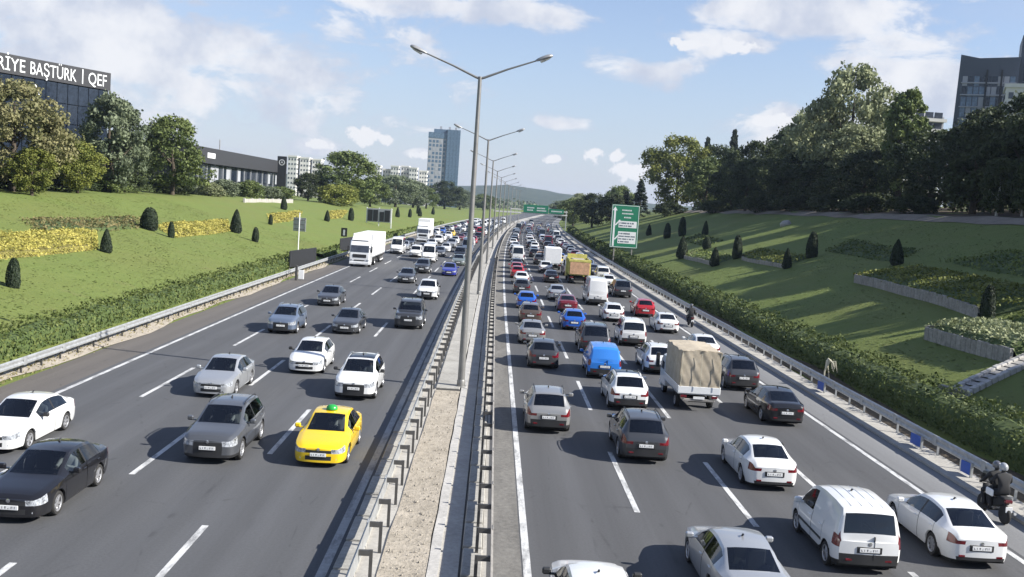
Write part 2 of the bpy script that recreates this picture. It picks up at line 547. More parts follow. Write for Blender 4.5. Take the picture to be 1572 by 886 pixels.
M['dump_orange'] = simple('dump_orange', (0.52, 0.31, 0.18), 0.6, var=.25)
M['skin'] = simple('skin', (0.42, 0.26, 0.19), 0.6)
M['cloth_black'] = simple('black_cloth', (0.016, 0.016, 0.018), 0.8)
M['cloth_white'] = simple('white_shirt', (0.62, 0.62, 0.62), 0.9)
M['cloth_grey'] = simple('grey_shirt', (0.22, 0.23, 0.25), 0.9)
M['helmet_white'] = simple('helmet_silver', (0.32, 0.33, 0.34), 0.2, coat=0.8)
M['helmet_grey'] = simple('helmet_grey', (0.10, 0.10, 0.11), 0.2, coat=0.8)
M['taxi_green'] = simple('taxi_green', (0.02, 0.30, 0.05), 0.3)
M['hill'] = speckle('wooded_hill', (0.026, 0.038, 0.024), (0.060, 0.072, 0.042), 0.02, 0.09, bs=0.0)
M['dry_stem'] = simple('dry_stem', (0.50, 0.47, 0.36), 0.9)

PAINTS = {
    'white': paint('white', (0.66, 0.66, 0.65)), 'black': paint('black', (0.010, 0.010, 0.012)),
    'silver': paint('silver', (0.42, 0.43, 0.44), 0.55, 0.38), 'grey': paint('grey', (0.095, 0.10, 0.11), 0.4, 0.4),
    'dark grey': paint('dark_grey', (0.055, 0.057, 0.062), 0.4, 0.4), 'steel blue': paint('steel_blue', (0.13, 0.165, 0.23), 0.4, 0.4),
    'blue': paint('blue', (0.02, 0.10, 0.42), 0.1), 'navy': paint('navy', (0.03, 0.04, 0.28), 0.2), 'bright blue': paint('bright_blue', (0.035, 0.20, 0.62)),
    'red': paint('red', (0.34, 0.018, 0.025)), 'dark red': paint('dark_red', (0.13, 0.015, 0.025)),
    'yellow': paint('taxi_yellow', (0.74, 0.50, 0.015)), 'orange': paint('orange', (0.62, 0.28, 0.03)),
    'brown': paint('brown', (0.11, 0.085, 0.07), 0.4, 0.4), 'champagne': paint('champagne', (0.30, 0.295, 0.285), 0.5, 0.4),
    'grey green': paint('grey_green', (0.16, 0.19, 0.17), 0.4, 0.4),
}

# ------------------------------------------------------------------ the lie of the land
def cx(y):
    """the road runs straight, then bends gently to the right"""
    t = min(max(y - 70.0, 0.0), 530.0)
    return 7.5e-5 * t * t + max(y - 600.0, 0.0) * 2 * 7.5e-5 * 530


def lump(x, y, s=1.0):
    return (math.sin(x * 0.31 * s + 1.7) * math.sin(y * 0.23 * s + 0.4) + 0.6 * math.sin(x * 0.77 * s + y * 0.41 * s)) * 0.5


def terr(x, y):
    X = x - cx(y)
    if X < 0:
        sl = np.interp(y, [0, 200, 400, 700, 1200], [1, 1, .6, .2, .1])
        h = .35 + 6.1 * sl
        z = np.interp(-X, [0, 20, 22, 52, 120, 400], [0, 0, .35, h, h + 2, h + 3])
        w_ = np.interp(-X, [22, 30, 52], [0, 1, 1])
    else:
        sr = np.interp(y, [0, 180, 300, 420, 700, 1200], [1, 1, .92, .75, .3, .1])
        h = .3 + 10.5 * sr
        z = np.interp(X, [0, 18.7, 20.5, 52, 110, 400], [0, 0, .3, h, h + 5 * sr, h + 9 * sr])
        w_ = np.interp(X, [21, 28, 52], [0, 1, 1])
    return float(z + 0.16 * w_ * lump(x, y))


GZ = -0.03          # the ground sheet lies just under the carriageways
xs = [-900, -500, -250, -150, -110, -85, -70, -62, -56] + [-52 + i * 1.5 for i in range(20)] + [-22, -20, -12, -3, 0, 9, 18.7, 20.5] + \
     [20.5 + 1.575 * i for i in range(1, 21)] + [56, 62, 70, 80, 95, 110, 150, 250, 500, 900]
ys = [-60, -40, -20, -8] + [i * 2.5 for i in range(0, 64)] + [160 + 6 * i for i in range(40)] + [400 + 25 * i for i in range(24)] + [1000, 1200, 1600, 2200, 3000, 4500, 6000]
gv = [(x + cx(min(y, 1600)), y, terr(x + cx(y), y) * (1 if y < 1600 else .1) + (GZ if abs(x) < 21 else -0.0)) for y in ys for x in xs]
nx = len(xs)
gf = [(j * nx + i, j * nx + i + 1, (j + 1) * nx + i + 1, (j + 1) * nx + i) for j in range(len(ys) - 1) for i in range(nx - 1)]
gm = MB().add(gv, gf).mesh('ground', M['grass'], 180)
ground = tag(link('ground', gm), 'mown grass banks falling to the motorway on both sides', 'lawn', kind='structure')


def yspan(y0, y1):
    """stations along the road, closer together near the viewer"""
    out, y = [], y0
    while y < y1 - 0.01:
        out.append(y)
        y += 2.0 if y < 120 else 6.0 if y < 400 else 20.0
    return out + [y1]


def strip(x0, x1, z, y0, y1, mb=None, thick=0.0):
    mb = mb or MB()
    Y = yspan(y0, y1)
    n = max(1, int(abs(x1 - x0) / 4))
    v = [(x0 + (x1 - x0) * k / n + cx(y), y, z) for y in Y for k in range(n + 1)]
    w = n + 1
    f = [(j * w + k, j * w + k + 1, (j + 1) * w + k + 1, (j + 1) * w + k) for j in range(len(Y) - 1) for k in range(n)]
    if thick:
        b = len(v)
        for y in Y:
            v += [(x0 + cx(y), y, z - thick), (x1 + cx(y), y, z - thick)]
        for j in range(len(Y) - 1):
            f += [(b + 2 * j, j * w, (j + 1) * w, b + 2 * j + 2), (j * w + n, b + 2 * j + 1, b + 2 * j + 3, (j + 1) * w + n)]
        f += [(b, b + 1, n, 0)]
    return mb.add(v, f)


def struct(o):
    return tag(o, kind='structure')


road_l = struct(strip(-19.6, -3.0, 0.0, -30, 1500).build('road', M['asphalt_l']))
road_r = struct(strip(0.2, 18.3, 0.0, -30, 1500).build('road', M['asphalt_r']))
struct(strip(-20.1, -17.9, 0.004, -30, 900).build('road_shoulder', M['shoulder_l']))
struct(strip(15.6, 18.3, 0.004, -30, 900).build('road_shoulder', M['shoulder_r']))
struct(strip(0.45, 1.22, 0.004, -30, 900).build('road_shoulder', M['dust']))
kl = struct(strip(17.25, 18.45, 0.10, -30, 420, thick=0.12).build('kerb', M['concrete']))
# painted lines: solid edges, and each dash a piece of its own
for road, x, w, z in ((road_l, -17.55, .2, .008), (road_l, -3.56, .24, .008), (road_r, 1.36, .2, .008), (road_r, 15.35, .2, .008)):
    strip(x - w / 2, x + w / 2, z, -30, 800).build('edge_line', M['mark_worn_shaded'] if x == -3.56 else M['mark'], road)
PERIOD, DASH = 14.8, 7.3
for road, x, ph in ((road_l, -7.13, 25.9), (road_l, -10.6, 22.6), (road_l, -14.2, 33.6), (road_r, 4.86, 36.6), (road_r, 8.3, 35.9), (road_r, 11.6, 40.3)):
    k = -2
    while ph + k * PERIOD < 330:
        y0 = ph + k * PERIOD
        if y0 > 8:
            strip(x - .09, x + .09, .008, y0 - DASH, y0).build('lane_dash', M['mark'], road)
        k += 1
    far = MB()
    while ph + k * PERIOD < 700:
        strip(x - .09, x + .09, .008, ph + k * PERIOD - DASH, ph + k * PERIOD, far)
        k += 1
    tag(far.build('lane_dashes', M['mark'], road), kind='stuff')

# ------------------------------------------------------------------ central reservation
median = struct(strip(-3.28, 0.34, 0.05, -30, 900, thick=0.08).build('median', M['concrete']))
dm = strip(-2.25, -1.12, 0.085, -30, 46.2, thick=0.04)
dm.v = [(x + .05 * lump(x, y * 3, 2.0), y, z + (.03 * lump(x * 5, y * 4) if z > .06 else 0)) for x, y, z in dm.v]
dm.build('soil_strip', M['dirt'], median)
dm = strip(-1.08, -0.82, 0.10, -30, 400, thick=0.06)
dm.v = [(x + .035 * lump(1, y * 4, 2.0), y, z) for x, y, z in dm.v]
dm.build('kerb_strip', M['kerb'], median)
strip(-3.26, -2.76, 0.054, 10, 160).build('joint_bed', M['joint'], median)
strip(-.27, .23, 0.054, 10, 160).build('joint_bed', M['joint'], median)
strip(-2.24, -1.15, 0.054, 46.4, 195).build('joint_bed', M['joint'], median)
strip(-1.14, -1.07, 0.056, -30, 300).build('crack', M['joint'], median)
strip(-0.34, -0.29, 0.056, -30, 300).build('crack', M['joint'], median)


def slab_mesh(w, l, h):
    return MB().cbox(-w / 2, w / 2, -l / 2, l / 2, 0, h, 0.025).mesh('slab', M['slab'])


s_l, s_r, s_c = slab_mesh(.56, 1.84, .14), slab_mesh(.50, 1.84, .12), slab_mesh(1.12, 3.9, .09)
for i in range(70):
    y = 16 + i * 2.0
    for me, x in ((s_l, -3.02), (s_r, -0.03)):
        o = link('slab', me, median, (x + cx(y) + random.uniform(-.02, .02), y, 0.045 + random.uniform(-.02, .015)), random.uniform(-.012, .012))
        o.rotation_euler.y = random.uniform(-.03, .03)
for i in range(36):
    y = 48.6 + i * 4.0
    link('slab', s_c, median, (-1.7 + cx(y), y, 0.045 + random.uniform(0, .012)), random.uniform(-.004, .004))

# ------------------------------------------------------------------ guardrails
W_PROF = [(0.0, 0.0), (.035, .035), (.035, .095), (0.0, .13), (0.0, .18), (.035, .215), (.035, .275), (0.0, .31)]


def beam(x, z0, h, face, y0, y1):
    """a corrugated steel beam; face = +1 when its ribs look towards +X"""
    mb = MB()
    Y = yspan(y0, y1)
    p = [(x + face * a * 1.3, z0 + b / .31 * h) for a, b in W_PROF]
    p += [(x - face * .012, z0 + h + .004), (x - face * .012, z0 - .004)]
    n = len(p)
    v = [(a + cx(y), y, b) for y in Y for a, b in p]
    f = [(j * n + k, j * n + (k + 1) % n, (j + 1) * n + (k + 1) % n, (j + 1) * n + k) for j in range(len(Y) - 1) for k in range(n)]
    f += [tuple(range(n)), tuple((len(Y) - 1) * n + k for k in range(n))[::-1]]
    return mb.add(v, f)


def guardrail(label, x, z0, h, face, post_dx, post_top, y0, y1, near, mats, spacer, step=2.0, phase=0.0):
    root = empty('guardrail', (x, y0, 0))
    tag(root, label, 'guardrail')
    inv = root.location
    b = beam(0, z0, h, face, 0, 1)
    mb = beam(x, z0, h, face, y0, y1)
    mb.v = [(a - x, c - y0, d) for a, c, d in mb.v]
    bo = mb.build('beam', mats[0], root)
    jm = MB()
    jm.cbox(-.02, .02, -.16, .16, z0 - .005, z0 + h + .005, .008)
    joint = jm.mesh('splice_plate', mats[0])
    pm = MB()
    pm.box(post_dx - .04, post_dx + .04, -.03, .03, 0, post_top)
    if spacer:
        lo, hi = sorted((post_dx, -face * .012))
        pm.box(lo, hi, -.035, .035, z0 + h * .55, z0 + h * .88)
    post = pm.mesh('post', mats[1])
    y, far = y0 + phase, MB()
    i = 0
    while y < y1:
        if y < near:
            po = link('post', post, root, (cx(y), y - y0, random.uniform(-.015, .01)), random.uniform(-.06, .06))
            po.rotation_euler.x = random.uniform(-.03, .03)
            if i % 2 == 0: link('splice_plate', joint, root, (cx(y) + face * .03, y - y0, 0))
        else:
            far.add([(a + cx(y), c + y - y0, d) for a, c, d in pm.v], pm.f)
        y += step if y < near else step * 2
        i += 1
    if far.v: tag(far.build('posts', mats[1], root), kind='stuff')
    return root


guardrail('rusty median guardrail beside the carriageway of oncoming cars', -2.66, .48, .40, -1, .30, .84, 12, 460, 150, (M['galv'], M['steel_dark']), True, phase=.5)
guardrail('rusty median guardrail beside the crowded carriageway on the right', .42, .48, .38, 1, -.34, .82, 12, 460, 150, (M['galv_dull'], M['steel_dark']), True, phase=.6)
guardrail('pale steel guardrail in front of the hedge on the sunlit left bank', -20.35, .50, .36, 1, -.16, .80, 24, 460, 165, (M['galv'], M['steel_dark']), True)
guardrail('grey steel guardrail along the right hard shoulder below the hedge', 18.15, .52, .40, -1, .14, .84, 18, 460, 150, (M['galv'], M['galv']), True, phase=.9)

# ------------------------------------------------------------------ lamp posts
pole_m = MB().tube([(0, 0, 0), (0, 0, 4), (0, 0, 14.75)], [.175, .15, .088], 12).mesh('pole', M['pole'], 40)
foot_m = MB().cbox(-.24, .24, -.24, .24, 0, .10, .02).lathe([(.20, .1), (.20, .35), (.165, .42)], 12).mesh('base_plate', M['pole'], 40)


def lamp_arm(s, L, rise):
    a = MB().tube([(0, 0, 14.66), (s * L * .08, 0, 14.72), (s * L * .5, 0, 14.7 + rise * .5), (s * L, 0, 14.7 + rise)], [.065, .058, .045, .034], 10)
    return a.mesh('arm', M['pole'], 40)


def lamp_head(s, L, rise):
    d = Vector((s, 0, rise / L)).normalized()
    u = Vector((-d.z * s, 0, abs(d.x)))
    mb, n = MB(), 10
    v, rings = [], [(0, .05, .05), (.12, .10, .09), (.35, .16, .12), (.6, .17, .13), (.78, .12, .10), (.84, .04, .04)]
    for t, w, h in rings:
        for k in range(n):
            a = 2 * math.pi * k / n
            p = Vector((s * L, 0, 14.7 + rise)) + d * t + Vector((0, 1, 0)) * (w * math.cos(a)) + u * (h * math.sin(a) * (1 if math.sin(a) > 0 else .55))
            v.append(p)
    f = [(i * n + k, i * n + (k + 1) % n, (i + 1) * n + (k + 1) % n, (i + 1) * n + k) for i in range(len(rings) - 1) for k in range(n)]
    f += [tuple(range(n)), tuple((len(rings) - 1) * n + k for k in range(n))]
    return mb.add(v, f).mesh('lamp_head', M['lamp_shell'], 50)


def lamp_lens(s, L, rise):
    x = s * (L + .45)
    z = 14.7 + rise + .45 * rise / L - .085
    return MB().add([(x + .26 * math.cos(a) * (1 if r == 0 else .7), .14 * math.sin(a) * (1 if r == 0 else .7), z - (0 if r == 0 else .06) + .26 * math.cos(a) * s * rise / L) for r in (0, 1) for a in [2 * math.pi * k / 12 for k in range(12)]],
                    [(k, (k + 1) % 12, 12 + (k + 1) % 12, 12 + k) for k in range(12)] + [tuple(range(12, 24))]).mesh('lens', M['lamp_lens'], 60)


arms = {s: (lamp_arm(s, 2.55, .95), lamp_head(s, 2.55, .95), lamp_lens(s, 2.55, .95)) for s in (-1, 1)}
ORD = ['nearest', 'second', 'third', 'fourth', 'fifth', 'sixth', 'seventh', 'eighth', 'ninth', 'tenth', 'eleventh', 'twelfth']
for i in range(10):
    y = 47.3 * (i + 1)
    root = empty('street_lamp', (-1.11 + cx(y), y, 0.05), math.atan2(-(cx(y + 5) - cx(y - 5)), 10) + (.02 if i else 0))
    tag(root, f'{ORD[i]} tall double-armed lamp post from the viewer, standing in the median', 'street lamp', 'lamp posts along the median')
    link('pole', pole_m, root)
    link('base_plate', foot_m, root)
    for s in (-1, 1):
        a = link('arm', arms[s][0], root)
        h = link('lamp_head', arms[s][1], root)
        link('lens', arms[s][2], h)

# ------------------------------------------------------------------ foliage
def leaf_cloud(pts, nrm, size, aspect=1.6, jitter=0.9, tint=None, seed=0, droop=0.0):
    """many small leaf faces (bent diamonds): arrays in, mesh arrays out"""
    g = np.random.default_rng(seed)
    n = len(pts)
    nr = nrm + g.normal(size=(n, 3)) * jitter
    nr /= np.linalg.norm(nr, axis=1)[:, None] + 1e-9
    a = g.normal(size=(n, 3))
    a[:, 2] -= droop
    u = a - nr * (a * nr).sum(1)[:, None]
    u /= np.linalg.norm(u, axis=1)[:, None] + 1e-9
    w = np.cross(nr, u)
    s = (size * g.uniform(.6, 1.35, n))[:, None]
    P = np.stack([pts - u * s * .5 * aspect, pts + w * s * .5 + nr * s * .12, pts + u * s * .5 * aspect, pts - w * s * .5 + nr * s * .12], 1)
    if tint is None: tint = g.uniform(0, 1, n)
    tint = np.clip(tint + g.normal(size=n) * .18, 0, 1)
    return P.reshape(-1, 3), np.repeat(tint, 4)


def cloud_mesh(name, chunks, mat):
    V = np.concatenate([c[0] for c in chunks])
    T = np.concatenate([c[1] for c in chunks])
    n = len(V) // 4
    me = bpy.data.meshes.new(name)
    me.vertices.add(len(V))
    me.vertices.foreach_set('co', V.astype(np.float32).ravel())
    me.loops.add(4 * n)
    me.loops.foreach_set('vertex_index', np.arange(4 * n, dtype=np.int32))
    me.polygons.add(n)
    me.polygons.foreach_set('loop_start', np.arange(0, 4 * n, 4, dtype=np.int32))
    me.update(calc_edges=True)
    at = me.attributes.new('tint', 'FLOAT', 'POINT')
    at.data.foreach_set('value', T.astype(np.float32))
    me.materials.append(mat)
    return me


def crown(seed, rx, h0, h1, nclu, per, leaf, shape='round', cr=1.3):
    g = np.random.default_rng(seed)
    chunks = []
    H = h1 - h0
    ph = g.uniform(0, 6.28, 6)
    for c in range(nclu):
        a = g.uniform(0, 2 * math.pi)
        t = g.beta(1.5, 1.2)
        if shape == 'round':
            env = math.sin(math.pi * min(1, max(.03, t * .93 + .05))) ** .6
        elif shape == 'dome':
            env = (1 - max(0, t) ** 2.2) ** .5 * (0.75 + .25 * min(1, t / .25))
        elif shape == 'column':
            env = min(1, t / .12) * (1 - max(0, (t - .55) / .45) ** 1.6) ** .6
        else:
            env = (1 - t) ** .85 * min(1, t / .06 + .35)
        wob = 1 + .22 * math.sin(2 * a + ph[0] + 4 * t) + .13 * math.sin(3 * a + ph[1] - 7 * t) + .10 * math.sin(5 * a + ph[2] + 9 * t)
        rr = rx * env * wob * (g.uniform(.25, 1) ** .42)
        cen = np.array([rr * math.cos(a), rr * math.sin(a), h0 + t * H])
        r = cr * g.uniform(.6, 1.2) * (1 if shape in ('round', 'dome') else .8)
        k = int(per * g.uniform(.6, 1.4))
        d = g.normal(size=(k, 3))
        d /= np.linalg.norm(d, axis=1)[:, None]
        out = np.array([math.cos(a), math.sin(a), .7])
        d = d + out * .35
        d /= np.linalg.norm(d, axis=1)[:, None]
        p = cen + d * (r * (g.uniform(.45, 1.05, k) + .55 * g.uniform(0, 1, k) ** 7))[:, None] * np.array([1, 1, .78 if shape != 'cone' else .5])
        tt = np.full(k, g.uniform(.15, .85))
        chunks.append(leaf_cloud(p, d, leaf, tint=tt, seed=seed * 1000 + c, droop=.4 if shape == 'cone' else 0))
    return chunks


def trunk_mesh(seed, h, r, crown_h0, crown_r, mat, n_limb=6):
    g = random.Random(seed)
    mb = MB()
    bend = [(g.uniform(-.05, .05) * h * k, g.uniform(-.05, .05) * h * k) for k in (0, .3, .6, .9)]
    zs = [-.3, h * .3, h * .55, h * .82]
    mb.tube([(bend[i][0], bend[i][1], zs[i]) for i in range(4)], [r * 1.25, r * .9, r * .65, r * .2], 9)
    for k in range(n_limb):
        a = 2 * math.pi * k / n_limb + g.uniform(-.4, .4)
        z0 = crown_h0 * .85 + g.uniform(0, .35) * h
        z0 = min(z0, h * .7)
        L = crown_r * g.uniform(.55, .85)
        f = z0 / h
        bx_, by_ = np.interp(z0, zs, [b[0] for b in bend]), np.interp(z0, zs, [b[1] for b in bend])
        mb.tube([(bx_, by_, z0), (bx_ + L * .45 * math.cos(a), by_ + L * .45 * math.sin(a), z0 + L * .35), (bx_ + L * math.cos(a + .15), by_ + L * math.sin(a + .15), z0 + L * .9)], [r * .45, r * .3, r * .08], 6)
    return mb.mesh('trunk', mat, 60)


# crown kinds at a nominal 10 m height
KINDS = {}
for nm, args in {
    'broad_a': (11, 3.9, 1.3, 9.7, 125, 95, .23, 'round', 1.0), 'broad_b': (12, 3.6, 1.1, 9.6, 120, 95, .23, 'round', .95),
    'dome_a': (13, 4.2, 1.2, 9.6, 125, 95, .23, 'dome', 1.0), 'tall_a': (14, 2.9, 1.2, 10.0, 95, 90, .28, 'round', .95),
    'column': (15, 1.75, .4, 9.8, 170, 75, .19, 'column', .62), 'spire': (16, 2.3, .4, 9.9, 210, 55, .20, 'cone', .52),
    'bush': (17, 5.2, .2, 9.0, 80, 90, .42, 'dome', 1.7), 'broad_c': (18, 4.4, 1.3, 9.7, 150, 100, .21, 'round', .95),
}.items():
    KINDS[nm] = (cloud_mesh('crown', crown(*args), M['leaf_green']), trunk_mesh(args[0], 10, .26 if nm != 'bush' else .2, args[2], args[1], M['bark'], 7 if nm not in ('column', 'spire') else 3))


def tree(kind, x, y, h, w, mat, label, cat='tree', group=None, rot=None, trunk_mat=None, sink=0.15, name=None):
    nominal = {'broad_a': 8.6, 'broad_b': 8.0, 'dome_a': 9.4, 'tall_a': 6.6, 'column': 4.0, 'spire': 5.2, 'bush': 11.5, 'broad_c': 9.8}[kind]
    root = empty(name or ('shrub' if kind == 'bush' else 'conifer_tree' if kind == 'spire' else 'tree'), (x, y, terr(x, y) - sink), random.uniform(0, 6.28) if rot is None else rot)
    tag(root, label, cat, group)
    k = w / nominal
    for nm, me, mt in (('crown', KINDS[kind][0], M[mat]), ('trunk', KINDS[kind][1], trunk_mat or M['bark'])):
        o = link(nm, me, root, mat=mt)
        o.scale = (k, k, h / 10)
    return root
NTH = ['first', 'second', 'third', 'fourth', 'fifth', 'sixth', 'seventh', 'eighth', 'ninth', 'tenth']
LT = 'trees along the top of the left bank'
tree('broad_c', -55.5, 116, 12.6, 13.5, 'leaf_olive', 'big olive-brown tree below the black lettered building', group=LT, rot=1.0)
tree('broad_b', -62, 104, 10.5, 11, 'leaf_olive', 'olive tree cut by the left picture edge beside the lettered building', group=LT, rot=3.0)
tree('broad_a', -53.5, 129, 6.6, 6.4, 'leaf_lime', 'small bright green tree between the olive tree and the grey-green one', group=LT, rot=2.2)
tree('broad_b', -51.5, 112, 5.4, 5.0, 'leaf_lime', 'low bright green tree at the foot of the big olive tree', group=LT)
tree('broad_b', -57, 149, 14.4, 10.6, 'leaf_grey', 'tall grey-green tree at the right corner of the lettered building', group=LT, rot=.4)
tree('dome_a', -55, 171, 13.2, 13.2, 'leaf_green', 'spreading green tree left of the dark showroom', group=LT, rot=5.1)
tree('broad_a', -61, 163, 9.5, 9, 'leaf_dark', 'dark tree in the gap behind the grey-green tree', group=LT)
tree('bush', -54, 200, 3.6, 6, 'leaf_grey', 'greyish shrub in front of the showroom glass', 'shrub')
tree('bush', -54, 221, 4.2, 6, 'leaf_green', 'green shrub at the right end of the showroom front', 'shrub')
tree('bush', -53, 187, 2.8, 5, 'leaf_pale', 'pale shrub at the foot of the spreading green tree', 'shrub')
tree('broad_a', -57, 305, 8.4, 9, 'leaf_dark', 'small dark tree just right of the black totem sign', group=LT)
tree('dome_a', -47.5, 316, 16.5, 23, 'leaf_green', 'large dark green tree in the middle of the left bank top', group=LT, rot=.7)
tree('bush', -46, 286, 6.2, 11, 'leaf_lime', 'bright green bush in front of the large dark green tree', 'shrub')
tree('broad_b', -44.5, 300, 6.5, 8, 'leaf_lime', 'rounded light green tree at the right foot of the large dark tree', group=LT)
tree('broad_c', -44, 352, 10.2, 13, 'leaf_green', 'mid-green tree right of the large dark tree on the left bank', group=LT)
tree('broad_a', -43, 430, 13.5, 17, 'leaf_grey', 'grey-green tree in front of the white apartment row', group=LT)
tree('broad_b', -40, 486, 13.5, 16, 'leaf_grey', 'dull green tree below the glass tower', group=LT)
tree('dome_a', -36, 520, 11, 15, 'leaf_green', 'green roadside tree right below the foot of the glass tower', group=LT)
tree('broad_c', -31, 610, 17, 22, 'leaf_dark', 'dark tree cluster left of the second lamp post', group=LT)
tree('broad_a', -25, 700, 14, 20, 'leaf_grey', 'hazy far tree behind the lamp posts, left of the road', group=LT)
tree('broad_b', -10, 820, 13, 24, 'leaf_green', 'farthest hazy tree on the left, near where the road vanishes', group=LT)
RTG = 'trees along the top of the right bank'
tree('spire', 47, 326, 12.5, 7.5, 'leaf_conifer', 'dark pointed conifer just right of the green road sign', group=RTG)
tree('spire', 45, 345, 10.0, 7.0, 'leaf_conifer', 'lower dark conifer behind the green road sign', group=RTG)
tree('broad_c', 54, 300, 22.5, 21, 'leaf_lime', 'broad tree with sunlit yellow-green crown right of the sign', group=RTG, rot=2.0)
tree('spire', 75, 362, 27, 8, 'leaf_conifer', 'left of two slender spire conifers against the sky', group=RTG)
tree('spire', 78, 334, 27, 8, 'leaf_conifer', 'right of two slender spire conifers against the sky', group=RTG)
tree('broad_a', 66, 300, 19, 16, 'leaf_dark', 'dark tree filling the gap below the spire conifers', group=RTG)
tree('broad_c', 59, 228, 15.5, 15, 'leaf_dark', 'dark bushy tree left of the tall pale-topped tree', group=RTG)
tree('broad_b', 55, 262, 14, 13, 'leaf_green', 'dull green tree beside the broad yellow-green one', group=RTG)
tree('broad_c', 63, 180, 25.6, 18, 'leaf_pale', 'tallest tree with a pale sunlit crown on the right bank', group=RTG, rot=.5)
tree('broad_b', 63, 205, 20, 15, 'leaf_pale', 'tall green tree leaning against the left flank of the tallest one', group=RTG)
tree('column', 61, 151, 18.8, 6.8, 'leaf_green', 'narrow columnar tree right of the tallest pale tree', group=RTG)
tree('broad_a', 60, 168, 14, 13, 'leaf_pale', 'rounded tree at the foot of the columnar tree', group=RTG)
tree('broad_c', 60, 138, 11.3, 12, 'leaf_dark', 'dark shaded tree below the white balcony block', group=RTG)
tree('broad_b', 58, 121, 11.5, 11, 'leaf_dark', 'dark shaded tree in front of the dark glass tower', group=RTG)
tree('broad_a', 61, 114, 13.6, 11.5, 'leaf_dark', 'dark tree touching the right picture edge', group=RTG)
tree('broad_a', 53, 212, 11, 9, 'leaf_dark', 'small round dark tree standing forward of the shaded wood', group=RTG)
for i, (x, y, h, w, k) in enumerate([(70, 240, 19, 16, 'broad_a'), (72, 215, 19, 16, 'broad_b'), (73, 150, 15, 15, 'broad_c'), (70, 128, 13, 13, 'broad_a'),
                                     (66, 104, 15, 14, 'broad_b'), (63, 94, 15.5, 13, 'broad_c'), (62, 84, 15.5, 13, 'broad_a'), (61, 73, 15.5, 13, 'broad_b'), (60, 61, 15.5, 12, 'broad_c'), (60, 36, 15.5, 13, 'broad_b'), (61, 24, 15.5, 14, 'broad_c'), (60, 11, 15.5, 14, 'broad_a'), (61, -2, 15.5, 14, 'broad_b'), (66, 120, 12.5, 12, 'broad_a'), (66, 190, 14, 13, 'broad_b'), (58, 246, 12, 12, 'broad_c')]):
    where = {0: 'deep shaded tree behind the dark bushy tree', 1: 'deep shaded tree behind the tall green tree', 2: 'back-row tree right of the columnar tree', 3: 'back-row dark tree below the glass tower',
             14: 'shaded tree under the crown of the tallest tree', 15: 'shaded bushy tree right of the dull green one'}.get(i, 'unseen dark tree added beyond the right picture edge to cast shade')  # entries without a text of their own: unseen trees added to cast shade
    tree(k, x, y, h, w, 'leaf_dark', where, group=RTG if i in (0, 1, 2, 3, 14, 15) else 'shade trees added beyond the right edge')
for i, (x, y, k) in enumerate([(71, 96, 'broad_a'), (71, 84, 'broad_c'), (71, 71, 'broad_b'), (70, 58, 'broad_a'), (70, 32, 'broad_b'), (70, 19, 'broad_a'), (70, 6, 'broad_c'), (70, -8, 'broad_b')]):  # second row of unseen trees, added to block sun from the right bank
    tree(k, x, y, 18, 15, 'leaf_dark', 'unseen dark tree added beyond the right picture edge to cast shade', group='shade trees added beyond the right edge')
for x, y, h, w, k, lb in ((56.5, 172, 9.5, 11, 'broad_b', 'added dark tree in front of the foot of the columnar tree'), (56, 187, 10.5, 11, 'broad_a', 'added dark tree in front of the tallest pale tree'), (56, 203, 10.5, 11, 'broad_c', 'added dark tree beside the small round one, in front of the tall trees'), (57, 155, 9.5, 10, 'broad_a', 'added dark tree in front of the gap right of the columnar tree')):  # added dark-leaved trees, their colour standing in for shade below the tall crowns
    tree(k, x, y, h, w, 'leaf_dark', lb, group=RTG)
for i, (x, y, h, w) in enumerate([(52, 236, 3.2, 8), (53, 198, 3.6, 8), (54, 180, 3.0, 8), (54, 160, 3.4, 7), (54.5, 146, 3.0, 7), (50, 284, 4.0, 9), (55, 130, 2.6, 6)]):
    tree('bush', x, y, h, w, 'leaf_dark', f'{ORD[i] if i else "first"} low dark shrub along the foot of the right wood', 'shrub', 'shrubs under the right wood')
for i, (x, y, h, w, k, mt, lb) in enumerate([
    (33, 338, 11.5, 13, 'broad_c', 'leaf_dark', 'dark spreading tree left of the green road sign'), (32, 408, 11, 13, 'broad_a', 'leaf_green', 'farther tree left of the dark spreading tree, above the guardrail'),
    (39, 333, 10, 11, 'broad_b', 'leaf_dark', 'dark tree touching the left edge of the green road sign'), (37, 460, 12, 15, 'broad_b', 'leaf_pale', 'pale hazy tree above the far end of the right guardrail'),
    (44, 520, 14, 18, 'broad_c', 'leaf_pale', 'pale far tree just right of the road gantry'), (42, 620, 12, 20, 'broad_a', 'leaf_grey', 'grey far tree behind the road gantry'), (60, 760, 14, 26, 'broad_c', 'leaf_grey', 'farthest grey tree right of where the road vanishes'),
    (52, 420, 13, 14, 'broad_a', 'leaf_green', 'green tree behind the dark spreading tree on the right')]):
    tree(k, x, y, h, w, mt, lb, group='trees by the far right guardrail')
# young trees with whitewashed trunks at the right edge
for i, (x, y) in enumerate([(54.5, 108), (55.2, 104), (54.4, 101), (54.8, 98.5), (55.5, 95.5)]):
    tree('tall_a', x, y, 6.2, 3.6, 'leaf_dark', f'{["first", "second", "third", "fourth", "fifth"][i]} from the left of five young trees with whitewashed trunks', group='young trees with whitewashed trunks', trunk_mat=M['whitewash'])

